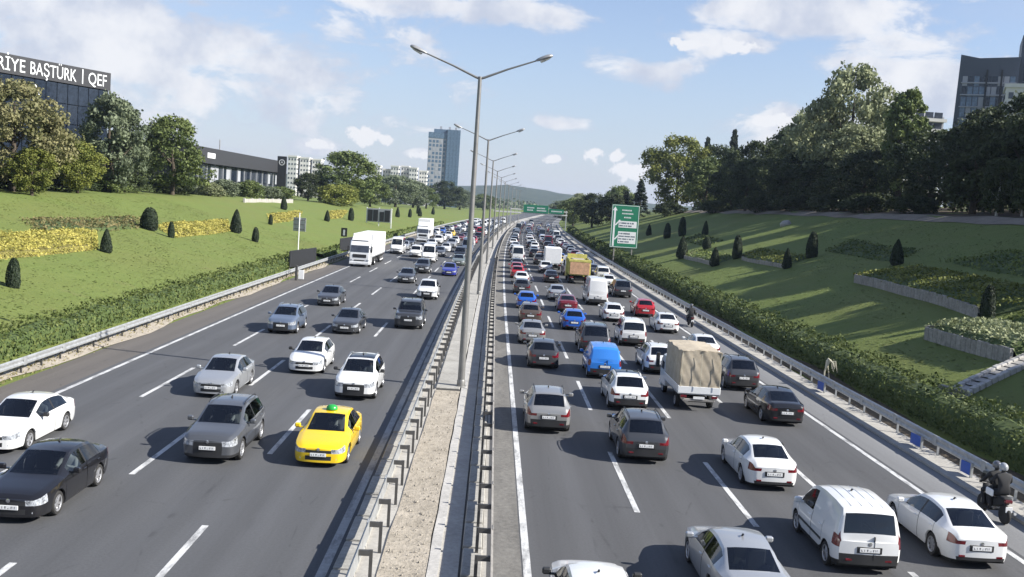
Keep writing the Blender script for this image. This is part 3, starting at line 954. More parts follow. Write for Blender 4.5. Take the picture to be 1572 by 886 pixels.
# thicket filling the shade under the wood
g = np.random.default_rng(77)
ch = []
for k in range(95):
    y = g.uniform(60, 330)
    x = g.uniform(61, 82) + cx(y)
    d = g.normal(size=(150, 3)); d[:, 2] = np.abs(d[:, 2]); d /= np.linalg.norm(d, axis=1)[:, None]
    P = np.array([x, y, terr(x, y)]) + d * np.array([4.2, 4.2, 5.5]) * g.uniform(.5, 1, (150, 1))
    ch.append(leaf_cloud(P, d, .62, 1.4, .7, seed=900 + k))
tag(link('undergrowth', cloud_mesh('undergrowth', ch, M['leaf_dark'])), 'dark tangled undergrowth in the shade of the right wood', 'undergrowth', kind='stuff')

# bare litter under the wood, and the track along the top of the right bank
def bank_sheet(name, mat, x0, x1, y0, y1, lift, step=3.0):
    nxx, nyy = max(2, int((x1 - x0) / 1.5)), int((y1 - y0) / step)
    v = []
    for j in range(nyy + 1):
        for i in range(nxx + 1):
            y = y0 + (y1 - y0) * j / nyy
            e = 0.5 * lump(y * .7, 3) if i in (0, nxx) else 0
            x = x0 + (x1 - x0) * i / nxx + e + cx(y)
            v.append((x, y, terr(x, y) + lift))
    w = nxx + 1
    return MB().add(v, [(j * w + i, j * w + i + 1, (j + 1) * w + i + 1, (j + 1) * w + i) for j in range(nyy) for i in range(nxx)]).build(name, mat, smooth=180)


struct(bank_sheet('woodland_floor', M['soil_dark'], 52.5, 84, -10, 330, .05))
struct(bank_sheet('footpath', M['path'], 49.6, 52.2, -10, 300, .06))
struct(bank_sheet('verge', M['dirt'], -21.4, -20.1, 10, 330, .03))
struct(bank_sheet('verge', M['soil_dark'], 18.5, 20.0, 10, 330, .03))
for i, (x, y, h, w, mt) in enumerate([(-57, 108, 2.6, 6, 'leaf_dark'), (-58, 122, 3.0, 7, 'leaf_dark'), (-58.5, 136, 3.2, 8, 'leaf_dark'), (-58, 150, 3.0, 7, 'leaf_green'), (-59, 160, 3.4, 8, 'leaf_dark'), (-57.5, 178, 3.0, 8, 'leaf_dark'), (-58, 190, 3.0, 7, 'leaf_grey'), (-60, 235, 3.4, 8, 'leaf_green'), (-58, 252, 3.2, 8, 'leaf_grey'), (-58, 270, 3.6, 9, 'leaf_green')]):
    tree('bush', x, y, h, w, mt, f'{NTH[i]} from the left of the low shrubs under the trees of the left bank', 'shrub', 'shrubs along the top of the left bank')

# loose stones on the bare soil of the median
g = np.random.default_rng(6)
mb = MB()
for k in range(900):
    y, x, s_ = 14 + 32 * g.uniform() ** 1.3, g.uniform(-2.2, -1.15), .012 + .035 * g.uniform() ** 3
    a = g.uniform(0, 6.28)
    mb.add([(x + s_ * math.cos(a), y + s_ * math.sin(a), .10), (x - s_ * math.sin(a), y + s_ * math.cos(a), .10), (x - s_ * math.cos(a), y - s_ * math.sin(a), .10), (x + s_ * math.sin(a), y - s_ * math.cos(a), .10), (x, y, .11 + s_)], [(0, 1, 4), (1, 2, 4), (2, 3, 4), (3, 0, 4)])
tag(mb.build('stones', M['pebble'], median), kind='stuff')

# dry grass along the left guardrail
g = np.random.default_rng(3)
n = 3600
yy = g.uniform(34, 170, n) ** 1.0
xx = -20.75 + g.normal(size=n) * .33
pts = np.stack([xx + np.array([cx(y) for y in yy]), yy, np.array([terr(a, b) for a, b in zip(xx, yy)]) + .04 + g.uniform(0, .06, n)], 1)
nr = np.tile(np.array([.3, -1.0, .4]), (n, 1))
o = link('verge_grass', cloud_mesh('verge_grass', [leaf_cloud(pts, nr, .06, 2.4, .8, seed=5)], M['leaf_dry']))
tag(o, 'dry yellowish grass growing along the foot of the left guardrail', 'grass', kind='stuff')


# tufts standing proud of the mown lawns
for nm, lb, x0, x1, y0, y1, n, mt, sd in (('lawn_tufts', 'uneven tufts of grass on the sunlit left lawn', -51, -24.5, 36, 150, 30000, 'leaf_lawn', 81), ('lawn_tufts', 'uneven tufts of grass on the shaded right lawn', 22.4, 49, 34, 150, 22000, 'leaf_lawn', 82)):
    g = np.random.default_rng(sd)
    yy = y0 + (y1 - y0) * g.uniform(0, 1, n) ** 1.35
    xx = g.uniform(x0, x1, n)
    clump = np.sin(xx * 1.7 + 2 * np.sin(yy * .6)) * np.sin(yy * 1.1) + .6 * np.sin(xx * .35 + yy * .21)
    keep = g.uniform(-1.3, 1.3, n) < clump
    xx, yy = xx[keep], yy[keep]
    pts = np.stack([xx, yy, np.array([terr(a, b) for a, b in zip(xx, yy)]) + .012], 1)
    o = link(nm, cloud_mesh(nm, [leaf_cloud(pts, np.tile(np.array([0, 0, 1.0]), (len(xx), 1)), .13, 1.5, .10, seed=sd)], M[mt]))
    tag(o, lb, 'grass', kind='stuff')


def hedge(label, x0, x1, h, y0, y1, mat, seed, base=0.0, dens=1.0, bush=0.0):
    """a clipped hedge: an uneven core under a skin of small leaves"""
    g = np.random.default_rng(seed)
    root = empty('hedge', ((x0 + x1) / 2, y0, 0))
    tag(root, label, 'hedge')
    ox, oy = root.location.x, root.location.y
    W_ = x1 - x0

    def sec(y):
        k = 1 + .10 * math.sin(y * .9 + seed) + .08 * math.sin(y * 2.3) + .05 * math.sin(y * 5.1)
        return k
    mb = MB()
    Y = yspan(y0, y1)
    pr = [(.02, 0), (0, .5), (.06, .85), (.25, 1.0), (.75, 1.0), (.94, .85), (1, .5), (.98, 0)]
    v = []
    for y in Y:
        k = sec(y)
        for a, b in pr:
            x = x0 + W_ * (a * .86 + .07) + cx(y)
            v.append((x - ox, y - oy, terr(x, y) - .1 + (b * h * k * .9 if b else 0)))
    nn = len(pr)
    f = [(j * nn + k, j * nn + k + 1, (j + 1) * nn + k + 1, (j + 1) * nn + k) for j in range(len(Y) - 1) for k in range(nn - 1)]
    mb.add(v, f).build('branches', M['hedge_inner'], root)
    chunks = []
    y = y0
    while y < y1:
        L = 10 if y < 200 else 25
        ye = min(y + L, y1)
        sz = float(np.interp(y, [30, 60, 120, 250, 420], [.10, .12, .18, .36, .6]))
        cnt = int((ye - y) * (2 * h + W_) * dens * 0.95 / (sz * sz))
        cnt = min(cnt, 5200)
        per = 2 * h + W_
        s = g.uniform(0, per, cnt)
        Yp = g.uniform(y, ye, cnt)
        kk = 1 + .10 * np.sin(Yp * .9 + seed) + .08 * np.sin(Yp * 2.3) + .05 * np.sin(Yp * 5.1)
        X = np.where(s < h, 0, np.where(s > h + W_, W_, s - h))
        Z = np.where(s < h, s, np.where(s > h + W_, per - s, h)) * kk
        NX = np.where(s < h, -1., np.where(s > h + W_, 1., 0.))
        NZ = np.where((s >= h) & (s <= h + W_), 1., .15)
        off = g.normal(size=cnt) * .06 + .02 + bush * np.abs(g.normal(size=cnt)) * .2
        round_ = np.where((Z > .8 * h), .1, 0) * np.sign(W_ / 2 - X)
        X = X + NX * off + np.where(NX != 0, round_, 0)
        Z = Z + np.where(NX == 0, off, 0)
        C = np.array([cx(q) for q in Yp])
        Xw = x0 + X + C
        T = np.array([terr(a, b) for a, b in zip(Xw, Yp)])
        P = np.stack([Xw - ox, Yp - oy, T + Z], 1)
        N = np.stack([NX, np.zeros(cnt), NZ], 1)
        tint = .5 + .35 * np.sin(Yp * .7 + X * 2) * np.sin(Yp * 1.9)
        chunks.append(leaf_cloud(P, N, sz, 1.5, .75, tint=tint, seed=seed + int(y)))
        y = ye
    link('leaves', cloud_mesh('leaves', chunks, mat), root)


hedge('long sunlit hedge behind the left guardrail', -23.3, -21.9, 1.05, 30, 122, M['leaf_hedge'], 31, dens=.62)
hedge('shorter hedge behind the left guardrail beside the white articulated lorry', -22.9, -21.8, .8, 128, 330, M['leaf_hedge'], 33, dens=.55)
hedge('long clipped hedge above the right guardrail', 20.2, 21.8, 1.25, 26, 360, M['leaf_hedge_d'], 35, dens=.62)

# clipped cones of evergreen on both lawns
cone_v, g = [], np.random.default_rng(44)
for q in range(2):
    k = 1500
    t = g.beta(1.0, 1.35, k)
    a = g.uniform(0, 6.283, k)
    if q == 0: rr = .40 * (1 - t ** 1.7) ** .75 * np.minimum(1, .72 + t * 2.2)
    else: rr = .36 * np.sqrt(np.clip(1 - t ** 2.6, 0, 1)) * np.minimum(1, .8 + t)
    rr = rr * (1 + .06 * np.sin(3 * a + 5 * t))
    P = np.stack([rr * np.cos(a), rr * np.sin(a), .02 + t * .97], 1)
    N = np.stack([np.cos(a), np.sin(a), np.full(k, .35)], 1)
    me = cloud_mesh('leaves', [leaf_cloud(P, N, .055, 1.5, .6, seed=50 + q)], M['leaf_conifer'])
    core = MB().lathe([(.22, -.05), (.30, .08), (.33, .3), (.26, .62), (.12, .86), (.03, .95)], 12).mesh('core', M['hedge_core'], 80)
    cone_v.append((me, core))
CONES = [(-37.4, 109.1, 2.5, 'plump cone shrub at the left end of the middle yellow bed'), (-34.6, 107.8, 1.8, 'small cone shrub in front of the middle yellow bed'), (-33.4, 130.0, 3.1, 'tall cone shrub at the right end of the middle yellow bed'),
         (-29.8, 125.6, 1.9, 'small cone shrub alone on the grass right of the middle yellow bed'), (-33.0, 85.8, 2.1, 'dark cone shrub at the right end of the near yellow bed'), (-29.4, 61.8, 1.9, 'cone shrub nearest the viewer on the left lawn'),
         (-41.9, 199, 2.9, 'cone shrub standing before the low white wall under the totem'), (-35.0, 157, 1.7, 'small cone shrub at the near corner of the third yellow bed'), (-33.4, 200, 2.3, 'cone shrub at the left end of the small far yellow bed'), (-32.4, 226, 3.0, 'cone shrub at the right end of the small far yellow bed'),
         (-30.0, 309, 3.2, 'cone shrub right of the framed board on the left lawn'), (-28.0, 330, 2.9, 'cone shrub second to the right of the framed board'), (-27, 360, 3.2, 'far cone shrub above the white box lorry'), (-30, 390, 3.4, 'far cone shrub under the grey-green trees'),
         (-26, 420, 3.2, 'farthest cone shrub on the left lawn'),
         (31.2, 61.6, 2.25, 'cone shrub nearest the viewer on the right, at the corner of the yellow-topped bed'), (36.6, 89.7, 2.4, 'cone shrub in mid-lawn above the yellow-topped bed on the right'), (35.2, 109.5, 3.0, 'tall cone shrub at the upper corner of the shaded right bed'), (31.6, 106.4, 2.3, 'cone shrub at the lower corner of the shaded right bed'),
         (31.1, 126.5, 3.1, 'cone shrub at the right end of the walled bed beyond the shaded one'), (28.0, 125.0, 2.5, 'cone shrub at the lower corner of the farther walled bed'), (32.2, 150, 1.9, 'short wide cone shrub in the middle of the far right bed'), (37.2, 175.5, 2.6, 'cone shrub alone above the far right bed'),
         (35.5, 188.1, 3.7, 'tall cone shrub right of the green sign, upper of a pair'), (27.8, 146, 3.4, 'tall cone shrub right of the green sign, lower of a pair'), (33.3, 191.5, 3.1, 'cone shrub second to the right of the green sign'), (33.2, 213.6, 2.5, 'cone shrub next to the right edge of the green sign')]
for i, (x, y, h, lb) in enumerate(CONES):
    root = empty('cone_shrub', (x, y, terr(x, y) - .05), random.uniform(0, 6.28))
    tag(root, lb, 'shrub', 'clipped evergreen cones')
    for nm, me in zip(('leaves', 'core'), cone_v[i % 2 if i not in (0,) else 1]):
        o = link(nm, me, root)
        k = h * random.uniform(.85, 1.0) * (1.1 if i in (0, 21) else .64)
        o.scale = (k, k, h)


def bed(label, quad, h, mat, size=.2, wall=0.0, seed=1, dens=.8, tintmix=None, top_mat=None):
    """a planted bed on the slope: quad of ground points, leaves in its volume, a stone front where it has one"""
    g = np.random.default_rng(seed)
    q = [np.array(p, float) for p in quad]
    c = sum(q) / 4
    root = empty('flower_bed', (c[0], c[1], 0))
    tag(root, label, 'flower bed', 'planted beds on the banks')
    area = np.linalg.norm(np.cross(np.append(q[2] - q[0], 0), np.append(q[3] - q[1], 0))) / 2
    n = int(area * dens / (size * size)) + 200
    a, b = g.uniform(-.02, 1.02, n), g.uniform(-.02, 1.02, n)
    P2 = ((1 - a) * (1 - b))[:, None] * q[0] + (a * (1 - b))[:, None] * q[1] + (a * b)[:, None] * q[2] + ((1 - a) * b)[:, None] * q[3]
    edge = np.minimum(np.minimum(a, 1 - a), np.minimum(b, 1 - b))
    z0 = np.array([terr(x, y) for x, y in P2])
    lift = wall * np.clip(1.2 - b, 0, 1)
    hz = h * (.75 + .25 * np.clip(edge / .08, 0, 1)) * (1 + .16 * np.sin(P2[:, 0] * 2.1) * np.sin(P2[:, 1] * 1.3)) * np.where(edge < .06, g.uniform(0.1, 1, n), 1)
    P = np.stack([P2[:, 0] - c[0], P2[:, 1] - c[1], z0 + lift + hz + g.normal(size=n) * .05], 1)
    N = np.tile(np.array([.0, -.3, 1.0]), (n, 1))
    tint = .5 + .4 * np.sin(P2[:, 0] * 1.3 + seed) * np.sin(P2[:, 1] * .9)
    link('plants', cloud_mesh('plants', [leaf_cloud(P, N, size, 1.4, .8, tint=tint, seed=seed)], mat), root)
    # soil and stems under the leaves
    mb, K = MB(), 10
    v = []
    for j in range(K + 1):
        for i in range(K + 1):
            a_, b_ = i / K, j / K
            p = (1 - a_) * (1 - b_) * q[0] + a_ * (1 - b_) * q[1] + a_ * b_ * q[2] + (1 - a_) * b_ * q[3]
            e = min(a_, 1 - a_, b_, 1 - b_)
            v.append((p[0] - c[0], p[1] - c[1], terr(*p) + (wall * max(0, 1.2 - b_) if wall else 0) * (1 if e > 0 or b_ == 0 else .0) + (h * .62 if e > 0 else -.15 if not wall else h * .1)))
    mb.add(v, [(j * (K + 1) + i, j * (K + 1) + i + 1, (j + 1) * (K + 1) + i + 1, (j + 1) * (K + 1) + i) for j in range(K) for i in range(K)])
    mb.build('stems', M['bed_stems'] if mat == M['leaf_yellow'] else M['hedge_inner'], root)
    if wall:
        for (A, B) in ((q[0], q[1]), (q[0], q[3])) if seed % 2 else ((q[0], q[1]), (q[1], q[2])):
            L = np.linalg.norm(B - A)
            k = max(2, int(L / .55))
            ang = math.atan2(B[1] - A[1], B[0] - A[0])
            me = MB().cbox(-L / k / 2 + .012, L / k / 2 - .012, -.11, .11, 0, 1, .03).mesh('stone', M['stone'])
            wl_ = link('retaining_wall', MB().box(-L / 2, L / 2, -.07, .07, 0, .25).mesh('retaining_wall', M['joint']), root, ((A[0] + B[0]) / 2 - c[0], (A[1] + B[1]) / 2 - c[1], terr(*((A + B) / 2)) - .2), ang)
            for i in range(k):
                p = A + (B - A) * (i + .5) / k
                hh = wall * np.interp(0 if (B is q[1]) else (i + .5) / k, [0, 1], [1.2, .35]) + .35
                zt = terr(*p) - .3
                loc = Vector((p[0] - c[0], p[1] - c[1], zt)) - wl_.location
                loc.rotate(Matrix.Rotation(-ang, 3, 'Z'))
                o = link('stone', me, wl_, loc)
                o.scale.z = hh + random.uniform(-.03, .03)
                o.rotation_euler.z = random.uniform(-.03, .03)
    return root


bed('long yellow-leaved bed nearest on the left lawn', [(-33.8, 66), (-33.5, 85), (-37.6, 95), (-38.6, 78)], .55, M['leaf_yellow'], .13, seed=61, dens=1.2)
bed('rusty brown low bed above the near yellow bed', [(-38.9, 86), (-37.9, 107), (-41.3, 117.5), (-42.6, 91)], .35, M['leaf_russet'], .2, seed=62, dens=.5)
bed('yellow bed between two dark cone shrubs in the middle of the left lawn', [(-34.2, 108.5), (-33.9, 129), (-37.9, 142.5), (-38.2, 113.5)], .5, M['leaf_yellow'], .15, seed=63, dens=1.2)
bed('thinly planted yellow bed farther up the left lawn', [(-35.3, 158), (-35.6, 183), (-39.8, 207), (-39.6, 175)], .4, M['leaf_yellow'], .2, seed=64, dens=.6)
bed('small far yellow bed between two cone shrubs on the left lawn', [(-34.0, 203), (-34.3, 225), (-38.5, 262), (-38.8, 236)], .55, M['leaf_yellow'], .24, seed=65, dens=1.2)
bed('yellow-topped bed with a long stone front on the right bank', [(32.0, 87), (31.0, 62.3), (35.8, 60), (36.6, 85)], .38, M['leaf_lime'], .17, .55, 67, .9)
bed('pale green bed with a stone front nearest on the right', [(26.8, 60.2), (27.1, 50.6), (31.5, 50), (30.2, 61)], .4, M['leaf_pale'], .15, .6, 69, .9)
bed('narrow green bed behind the nearest right bed', [(31.4, 60.2), (32.6, 48), (35, 47), (34.5, 60)], .35, M['leaf_hedge'], .16, 0, 70, .8)
bed('shaded yellow-green bed with a low stone edge between two cone shrubs', [(31.2, 124), (31.6, 107.5), (35.0, 110), (34.6, 130)], .35, M['leaf_lime'], .2, .3, 71, .6)
bed('walled bed of low plants right of the green road sign', [(28.0, 145), (28.0, 126), (31.1, 127.5), (31.2, 151)], .25, M['leaf_hedge'], .2, .35, 73, .4)
bed('low leafy bed in mid-lawn below the light streaks on the right bank', [(37.4, 112), (37.0, 92), (40.6, 94), (41.2, 114)], .3, M['leaf_hedge'], .18, 0, 75, .45)
bed('far low bed on the right lawn above the walled bed', [(33.5, 178), (32.5, 152), (36, 156), (37, 180)], .25, M['leaf_hedge'], .25, 0, 77, .4)
bed('sparse green bed at the right picture edge above the yellow-topped bed', [(38.5, 84), (37.8, 62), (42, 60), (42.5, 82)], .35, M['leaf_hedge'], .17, 0, 78, .55)

# the stone-sided drainage steps coming down the right bank
root = empty('drainage_channel', (25, 48.6, 0))
tag(root, 'pale stone-edged drainage channel running down the right bank beside the hedge', 'drain')
dA, dB = np.array([23.0, 47.6]), np.array([30.0, 51.2])
ang = math.atan2(*(dB - dA)[::-1])
nrm_ = np.array([-math.sin(ang), math.cos(ang)])
for side in (-.55, .55):
    k = 18
    L = np.linalg.norm(dB - dA)
    me = MB().cbox(-L / k / 2 + .012, L / k / 2 - .012, -.14, .14, 0, .55, .03).mesh('stone', M['kerb'])
    for i in range(k):
        p = dA + (dB - dA) * (i + .5) / k + nrm_ * side
        o = link('stone', me, root, (p[0] - 25, p[1] - 48.6, terr(*p) - .28 + random.uniform(-.02, .02)), ang + random.uniform(-.02, .02))
        o.rotation_euler.y = -.28
mb = MB()
for i in range(14):
    p, p2 = dA + (dB - dA) * i / 14, dA + (dB - dA) * (i + 1) / 14
    pa, pb, pc, pd = p - nrm_ * .42, p2 - nrm_ * .42, p2 + nrm_ * .42, p + nrm_ * .42
    z = terr(*((p + p2) / 2)) + .03
    mb.add([(pa[0] - 25, pa[1] - 48.6, z), (pb[0] - 25, pb[1] - 48.6, z + .12), (pc[0] - 25, pc[1] - 48.6, z + .12), (pd[0] - 25, pd[1] - 48.6, z)], [(0, 1, 2, 3)])
mb.build('channel_floor', M['concrete'], root)
q = dA - (dB - dA) / np.linalg.norm(dB - dA) * .35
link('headwall', MB().cbox(-.15, .15, -.75, .75, -.3, .55, .03).mesh('headwall', M['stone']), root, (q[0] - 25, q[1] - 48.6, terr(*q)), ang)

# ------------------------------------------------------------------ buildings
def text_mesh(s, size, extrude=0.03):
    cu = bpy.data.curves.new('lettering', 'FONT')
    cu.body = s
    cu.size = size
    cu.extrude = extrude
    cu.resolution_u = 3
    o = bpy.data.objects.new('lettering', cu)
    col.objects.link(o)
    dg = bpy.context.evaluated_depsgraph_get()
    me = bpy.data.meshes.new_from_object(o.evaluated_get(dg))
    bpy.data.objects.remove(o)
    # stand the letters up: text x -> x, text y -> z
    me.transform(Matrix.Rotation(math.pi / 2, 4, 'X'))
    xs_ = [v.co.x for v in me.vertices]
    return me, min(xs_), max(xs_)


def facade(root, x0, x1, z0, z1, nx_, nz_, gap, mat, depth=.06, name='window_pane', skip=None, y=0.0, mats=None):
    """window panes set in a wall face that looks towards -Y of its parent"""
    w, h = (x1 - x0) / nx_, (z1 - z0) / nz_
    me = MB().cbox(-w / 2 + gap, w / 2 - gap, -.03, .03, -h / 2 + gap, h / 2 - gap, .01).mesh(name, mat)
    for j in range(nz_):
        for i in range(nx_):
            if skip and skip(i, j): continue
            o = link(name, me, root, (x0 + w * (i + .5), y - depth, z0 + h * (j + .5)))
            if mats: 
                o.material_slots[0].link = 'OBJECT'
                o.material_slots[0].material = mats[random.randrange(len(mats))]
            o.rotation_euler = (random.uniform(-.008, .008), 0, random.uniform(-.008, .008))


# black lettered building, top left: its long front runs away to the right
bc = (-62.0, 160.0)
ba = math.atan2(math.cos(R(24.5)), math.sin(R(24.5)))     # direction of the front, near end to far end
B = empty('office_building', (bc[0], bc[1], 0), ba)
tag(B, 'black glass office building with white lettering along its roof edge', 'building')
# local x runs along the front (0 at the right corner, negative towards the viewer), local -y faces the road
MB().box(-75, 0, .1, 30, 5.5, 22.4).build('wall', M['cladding'], B)
MB().box(-75.2, .2, -.25, 30.2, 22.4, 25.1).build('parapet', M['parapet'], B)
facade(B, -75, 0, 7.5, 22.3, 38, 5, .05, M['bglass'], .02, 'window_pane')
for word, xa, xb in (('RİYE', -20.3, -15.75), ('BAŞTÜRK', -14.85, -6.6), ('QEF', -4.3, -.7)):
    full, w0, w1 = text_mesh(word, 2.6)
    bpy.data.meshes.remove(full)
    k = (xb - xa) / (w1 - w0)
    for i, chr_ in enumerate(word):
        m_all, _, e1 = text_mesh(word[:i + 1], 2.6)
        bpy.data.meshes.remove(m_all)
        me, c0, c1 = text_mesh(chr_, 2.6)
        me.materials.append(M['sign_white'])
        o = link('letter', me, B, (xa + (e1 - c1 - w0) * k, -.3, 22.85))
        o.scale = (k, 1, 1.0)
MB().box(-5.55, -5.35, -.36, -.27, 22.7, 24.9).build('divider_bar', M['sign_white'], B)
o = MB().cbox(-.65, .65, -.05, .05, -.9, .9, .02).build('open_window', M['sign_white'], B, (-14.3, -.5, 20.7))
o.rotation_euler.x = -.5

# the dark showroom and its totem
S = empty('showroom', (-66, 215, terr(-66, 250) - .5), R(90))
tag(S, 'long low dark-grey showroom with tall windows behind the left trees', 'building')
MB().box(0, 88, .2, 24, 0, 7.4).build('wall', M['cladding'], S)
MB().box(-1, 89, -1.2, 25, 7.4, 10.9).build('fascia', M['parapet'], S)
facade(S, 0, 88, .4, 7.2, 26, 2, .10, M['bglass'], .0, 'window_pane', mats=[M['bglass'], M['bglass'], M['window_dark'], M['render_grey']])
for i in range(0, 27, 2):
    MB().box(-.12, .12, -.25, .2, 0, 7.4).build('column', M['render_grey'], S, (88 * i / 26, 0, 0))
MB().cbox(10, 16, -1.3, -1.18, 8.6, 9.8, .05).build('sign_plate', M['sign_white'], S)
MB().box(40, 44, 8, 12, 10.9, 12.0).build('roof_unit', M['render_grey'], S)
MB().tube([(60, 10, 10.9), (60, 10, 15)], .12, 6).build('mast', M['galv_dull'], S)
T = empty('totem_sign', (-63.6, 297, terr(-63, 297) - .5), 0)
tag(T, 'tall black totem sign with a white ring emblem beside the showroom', 'sign')
MB().cbox(-1.35, 1.35, -.35, .35, 0, 13, .06).build('slab', M['cladding'], T)
ring = MB()
n = 28
v = []
for r_ in (.86, .70):
    for y in (-.40, -.36):
        v += [(r_ * math.cos(2 * math.pi * k / n), y, 11.2 + r_ * math.sin(2 * math.pi * k / n)) for k in range(n)]
f = []
for k in range(n):
    k2 = (k + 1) % n
    f += [(k, k2, 2 * n + k2, 2 * n + k), (k, k2, n + k2, n + k), (2 * n + k, 2 * n + k2, 3 * n + k2, 3 * n + k)]
ring.add(v, f)
ring.build('emblem', M['sign_white'], T)
for a in (90, 210, 330):
    b = MB().add([(0, -.39, 0), (.09, -.39, .1), (0, -.39, .74), (-.09, -.39, .1), (0, -.42, .1)], [(0, 1, 4), (1, 2, 4), (2, 3, 4), (3, 0, 4)]).build('emblem_ray', M['sign_white'], T, (0, 0, 11.2))
    b.rotation_euler.y = R(90 - a)
W1 = empty('boundary_wall', (-47.5, 190, -.8), R(90))
tag(W1, 'low white wall at the head of the left lawn under the totem sign', 'wall')
MB().cbox(0, 45, -.15, .15, 4.6, 7.2, .04).build('panel', M['concrete'], W1)
for i in range(8): MB().cbox(-.2, .2, -.2, .2, 4.5, 7.35, .03).build('pillar', M['kerb'], W1, (i * 6, 0, 0))


def block(name, label, x, y, w, d, z0, z1, mat, cols, floors, yaw=0.0, gapx=.28, gapz=.3, wmat='window_dark', group=None, band=None):
    root = empty(name, (x, y, z0), yaw)
    tag(root, label, 'building', group)
    H = z1 - z0
    MB().box(-w / 2, w / 2, 0, d, -8, H).build('wall', mat, root)
    MB().box(-w / 2 - .3, w / 2 + .3, -.3, d + .3, H, H + .9).build('roof', mat, root)
    if band:
        for i in range(floors): MB().box(-w / 2 - .05, w / 2 + .05, -.25, 0, H * i / floors - .25, H * i / floors + .25).build('floor_band', band, root)
    cw, ch = w / cols, H / floors
    me = MB().box(-cw * (.5 - gapx), cw * (.5 - gapx), -.09, .02, -ch * (.5 - gapz), ch * (.5 - gapz)).mesh('window', M[wmat])
    for i in range(cols):
        for j in range(floors):
            link('window', me, root, (-w / 2 + cw * (i + .5), 0, ch * (j + .5)))
    me = MB().box(-.02, .09, -cw * .3, cw * .3, -ch * (.5 - gapz), ch * (.5 - gapz)).mesh('window', M[wmat])
    for sgn in (-1, 1):
        for i in range(max(1, int(d / cw))):
            for j in range(floors):
                o = link('window', me, root, (sgn * w / 2, d * (i + .5) / max(1, int(d / cw)), ch * (j + .5)))
                if sgn < 0: o.scale.x = -1
    return root


AP = 'white apartment blocks behind the left trees'
for i in range(3):
    block('apartment_block', ['left', 'middle', 'right'][i] + ' of three white apartment blocks beside the totem sign', -122.5 + i * 6.5, 600 + i * 4, 5.2, 10, 8, 27.4 - .4 * i, M['render_white'], 3, 7, group=AP)
for i in range(6):
    block('apartment_block', f'{["leftmost", "second", "third", "fourth", "fifth", "rightmost"][i]} white apartment block in the row left of the glass tower', -84.5 + i * 6.4, 700 + (i % 2) * 8, 5.4, 10, 5, [27.8, 26, 28.4, 29, 28, 26.5][i], M['render_white'], 3, 8, group=AP)
Tw = empty('glass_tower', (-44, 800, 3), R(4))
tag(Tw, 'blue glass high-rise tower standing alone on the horizon', 'building')
MB().box(-12.5, 2, 0, 20, -5, 53).build('front_block', M['render_grey'], Tw)
MB().box(-8.5, 12.5, 4, 24, -5, 60.5).build('rear_block', M['bglass_b'], Tw)
MB().box(2.02, 12.52, -1, 4, -5, 60.3).build('side_block', M['bglass_b'], Tw)
MB().box(-12.7, 2.2, -.2, 3.8, 53, 57.5).build('crown_band', M['bglass_b'], Tw)
facade(Tw, -12.3, 1.8, 2, 52, 5, 16, .55, M['bglass_b'], .1, 'window_pane', mats=[M['bglass_b'], M['bglass_b'], M['bglass_b'], M['render_grey']])
facade(Tw, 2.2, 12.4, 0, 60, 4, 19, .22, M['bglass_b'], .1, 'window_pane', y=-1.0)
for px in (-3, 4, 9): MB().box(-.8, .8, 8, 11, 60.5, 63).build('roof_unit', M['render_grey'], Tw, (px, 0, 0))

# right-hand towers above the wood
D = empty('glass_tower', (121.0, 252, 12), R(-25))
tag(D, 'dark glass tower with a sloping roof edge above the right wood', 'building')
prof = [(-7.2, 0), (-6.4, 41.8), (-2.0, 40.9), (7.2, 41.2), (7.2, 0)]
v = [(a, y, b) for y in (0, 18) for a, b in prof]
MB().add(v, [(4, 3, 2, 1, 0), (5, 6, 7, 8, 9)] + [(k, (k + 1) % 5, 5 + (k + 1) % 5, 5 + k) for k in range(5)]).build('wall', M['cladding_g'], D)
facade(D, -5.6, 6.6, 8, 36.5, 9, 11, .10, M['bglass'], .05, 'window_pane', mats=[M['bglass_b'], M['bglass'], M['bglass_b'], M['render_grey']])
for zz in range(4): MB().box(-5.8, 6.8, -.3, 0, 25.6 + zz * 3.0, 25.9 + zz * 3.0).build('floor_band', M['render_grey'], D)
MB().box(-.2, .2, -.4, .1, 20, 38).build('mullion', M['cladding'], D)
MB().box(3.2, 3.6, -.4, .1, 20, 38).build('mullion', M['cladding'], D)
D2 = empty('glass_tower', (135.5, 250, 12), R(-25))
tag(D2, 'taller dark tower cut by the right picture edge', 'building')
MB().box(-6.6, 12, 0, 16, 0, 47.3).build('wall', M['cladding_g'], D2)
facade(D2, -5.8, 11, 8, 45, 8, 12, .14, M['bglass'], .05, 'window_pane', mats=[M['bglass'], M['bglass'], M['bglass_b']])
block('apartment_block', 'pale apartment block with dark windows at the foot of the dark towers', 124, 232, 14, 12, 14, 43.5, M['render_white'], 6, 8, R(-25), band=M['kerb'])
H_ = empty('apartment_block', (126.5, 300, 14), 0)
tag(H_, 'flat-roofed white block with long balconies behind the columnar tree', 'building')
MB().box(-6, 6, 0, 12, 0, 29).build('wall', M['render_grey'], H_)
for i in range(9):
    MB().box(-6.4, 6.4, -1.3, 0, 2.6 + i * 3.1, 3.5 + i * 3.1).build('balcony', M['render_white'], H_)
    facade(H_, -5.6, 5.6, 3.6 + i * 3.1, 5.6 + i * 3.1, 4, 1, .15, M['window_dark'], .04, 'window')
MB().box(-4.5, 1, 2, 9, 29, 31).build('roof_house', M['render_white'], H_)

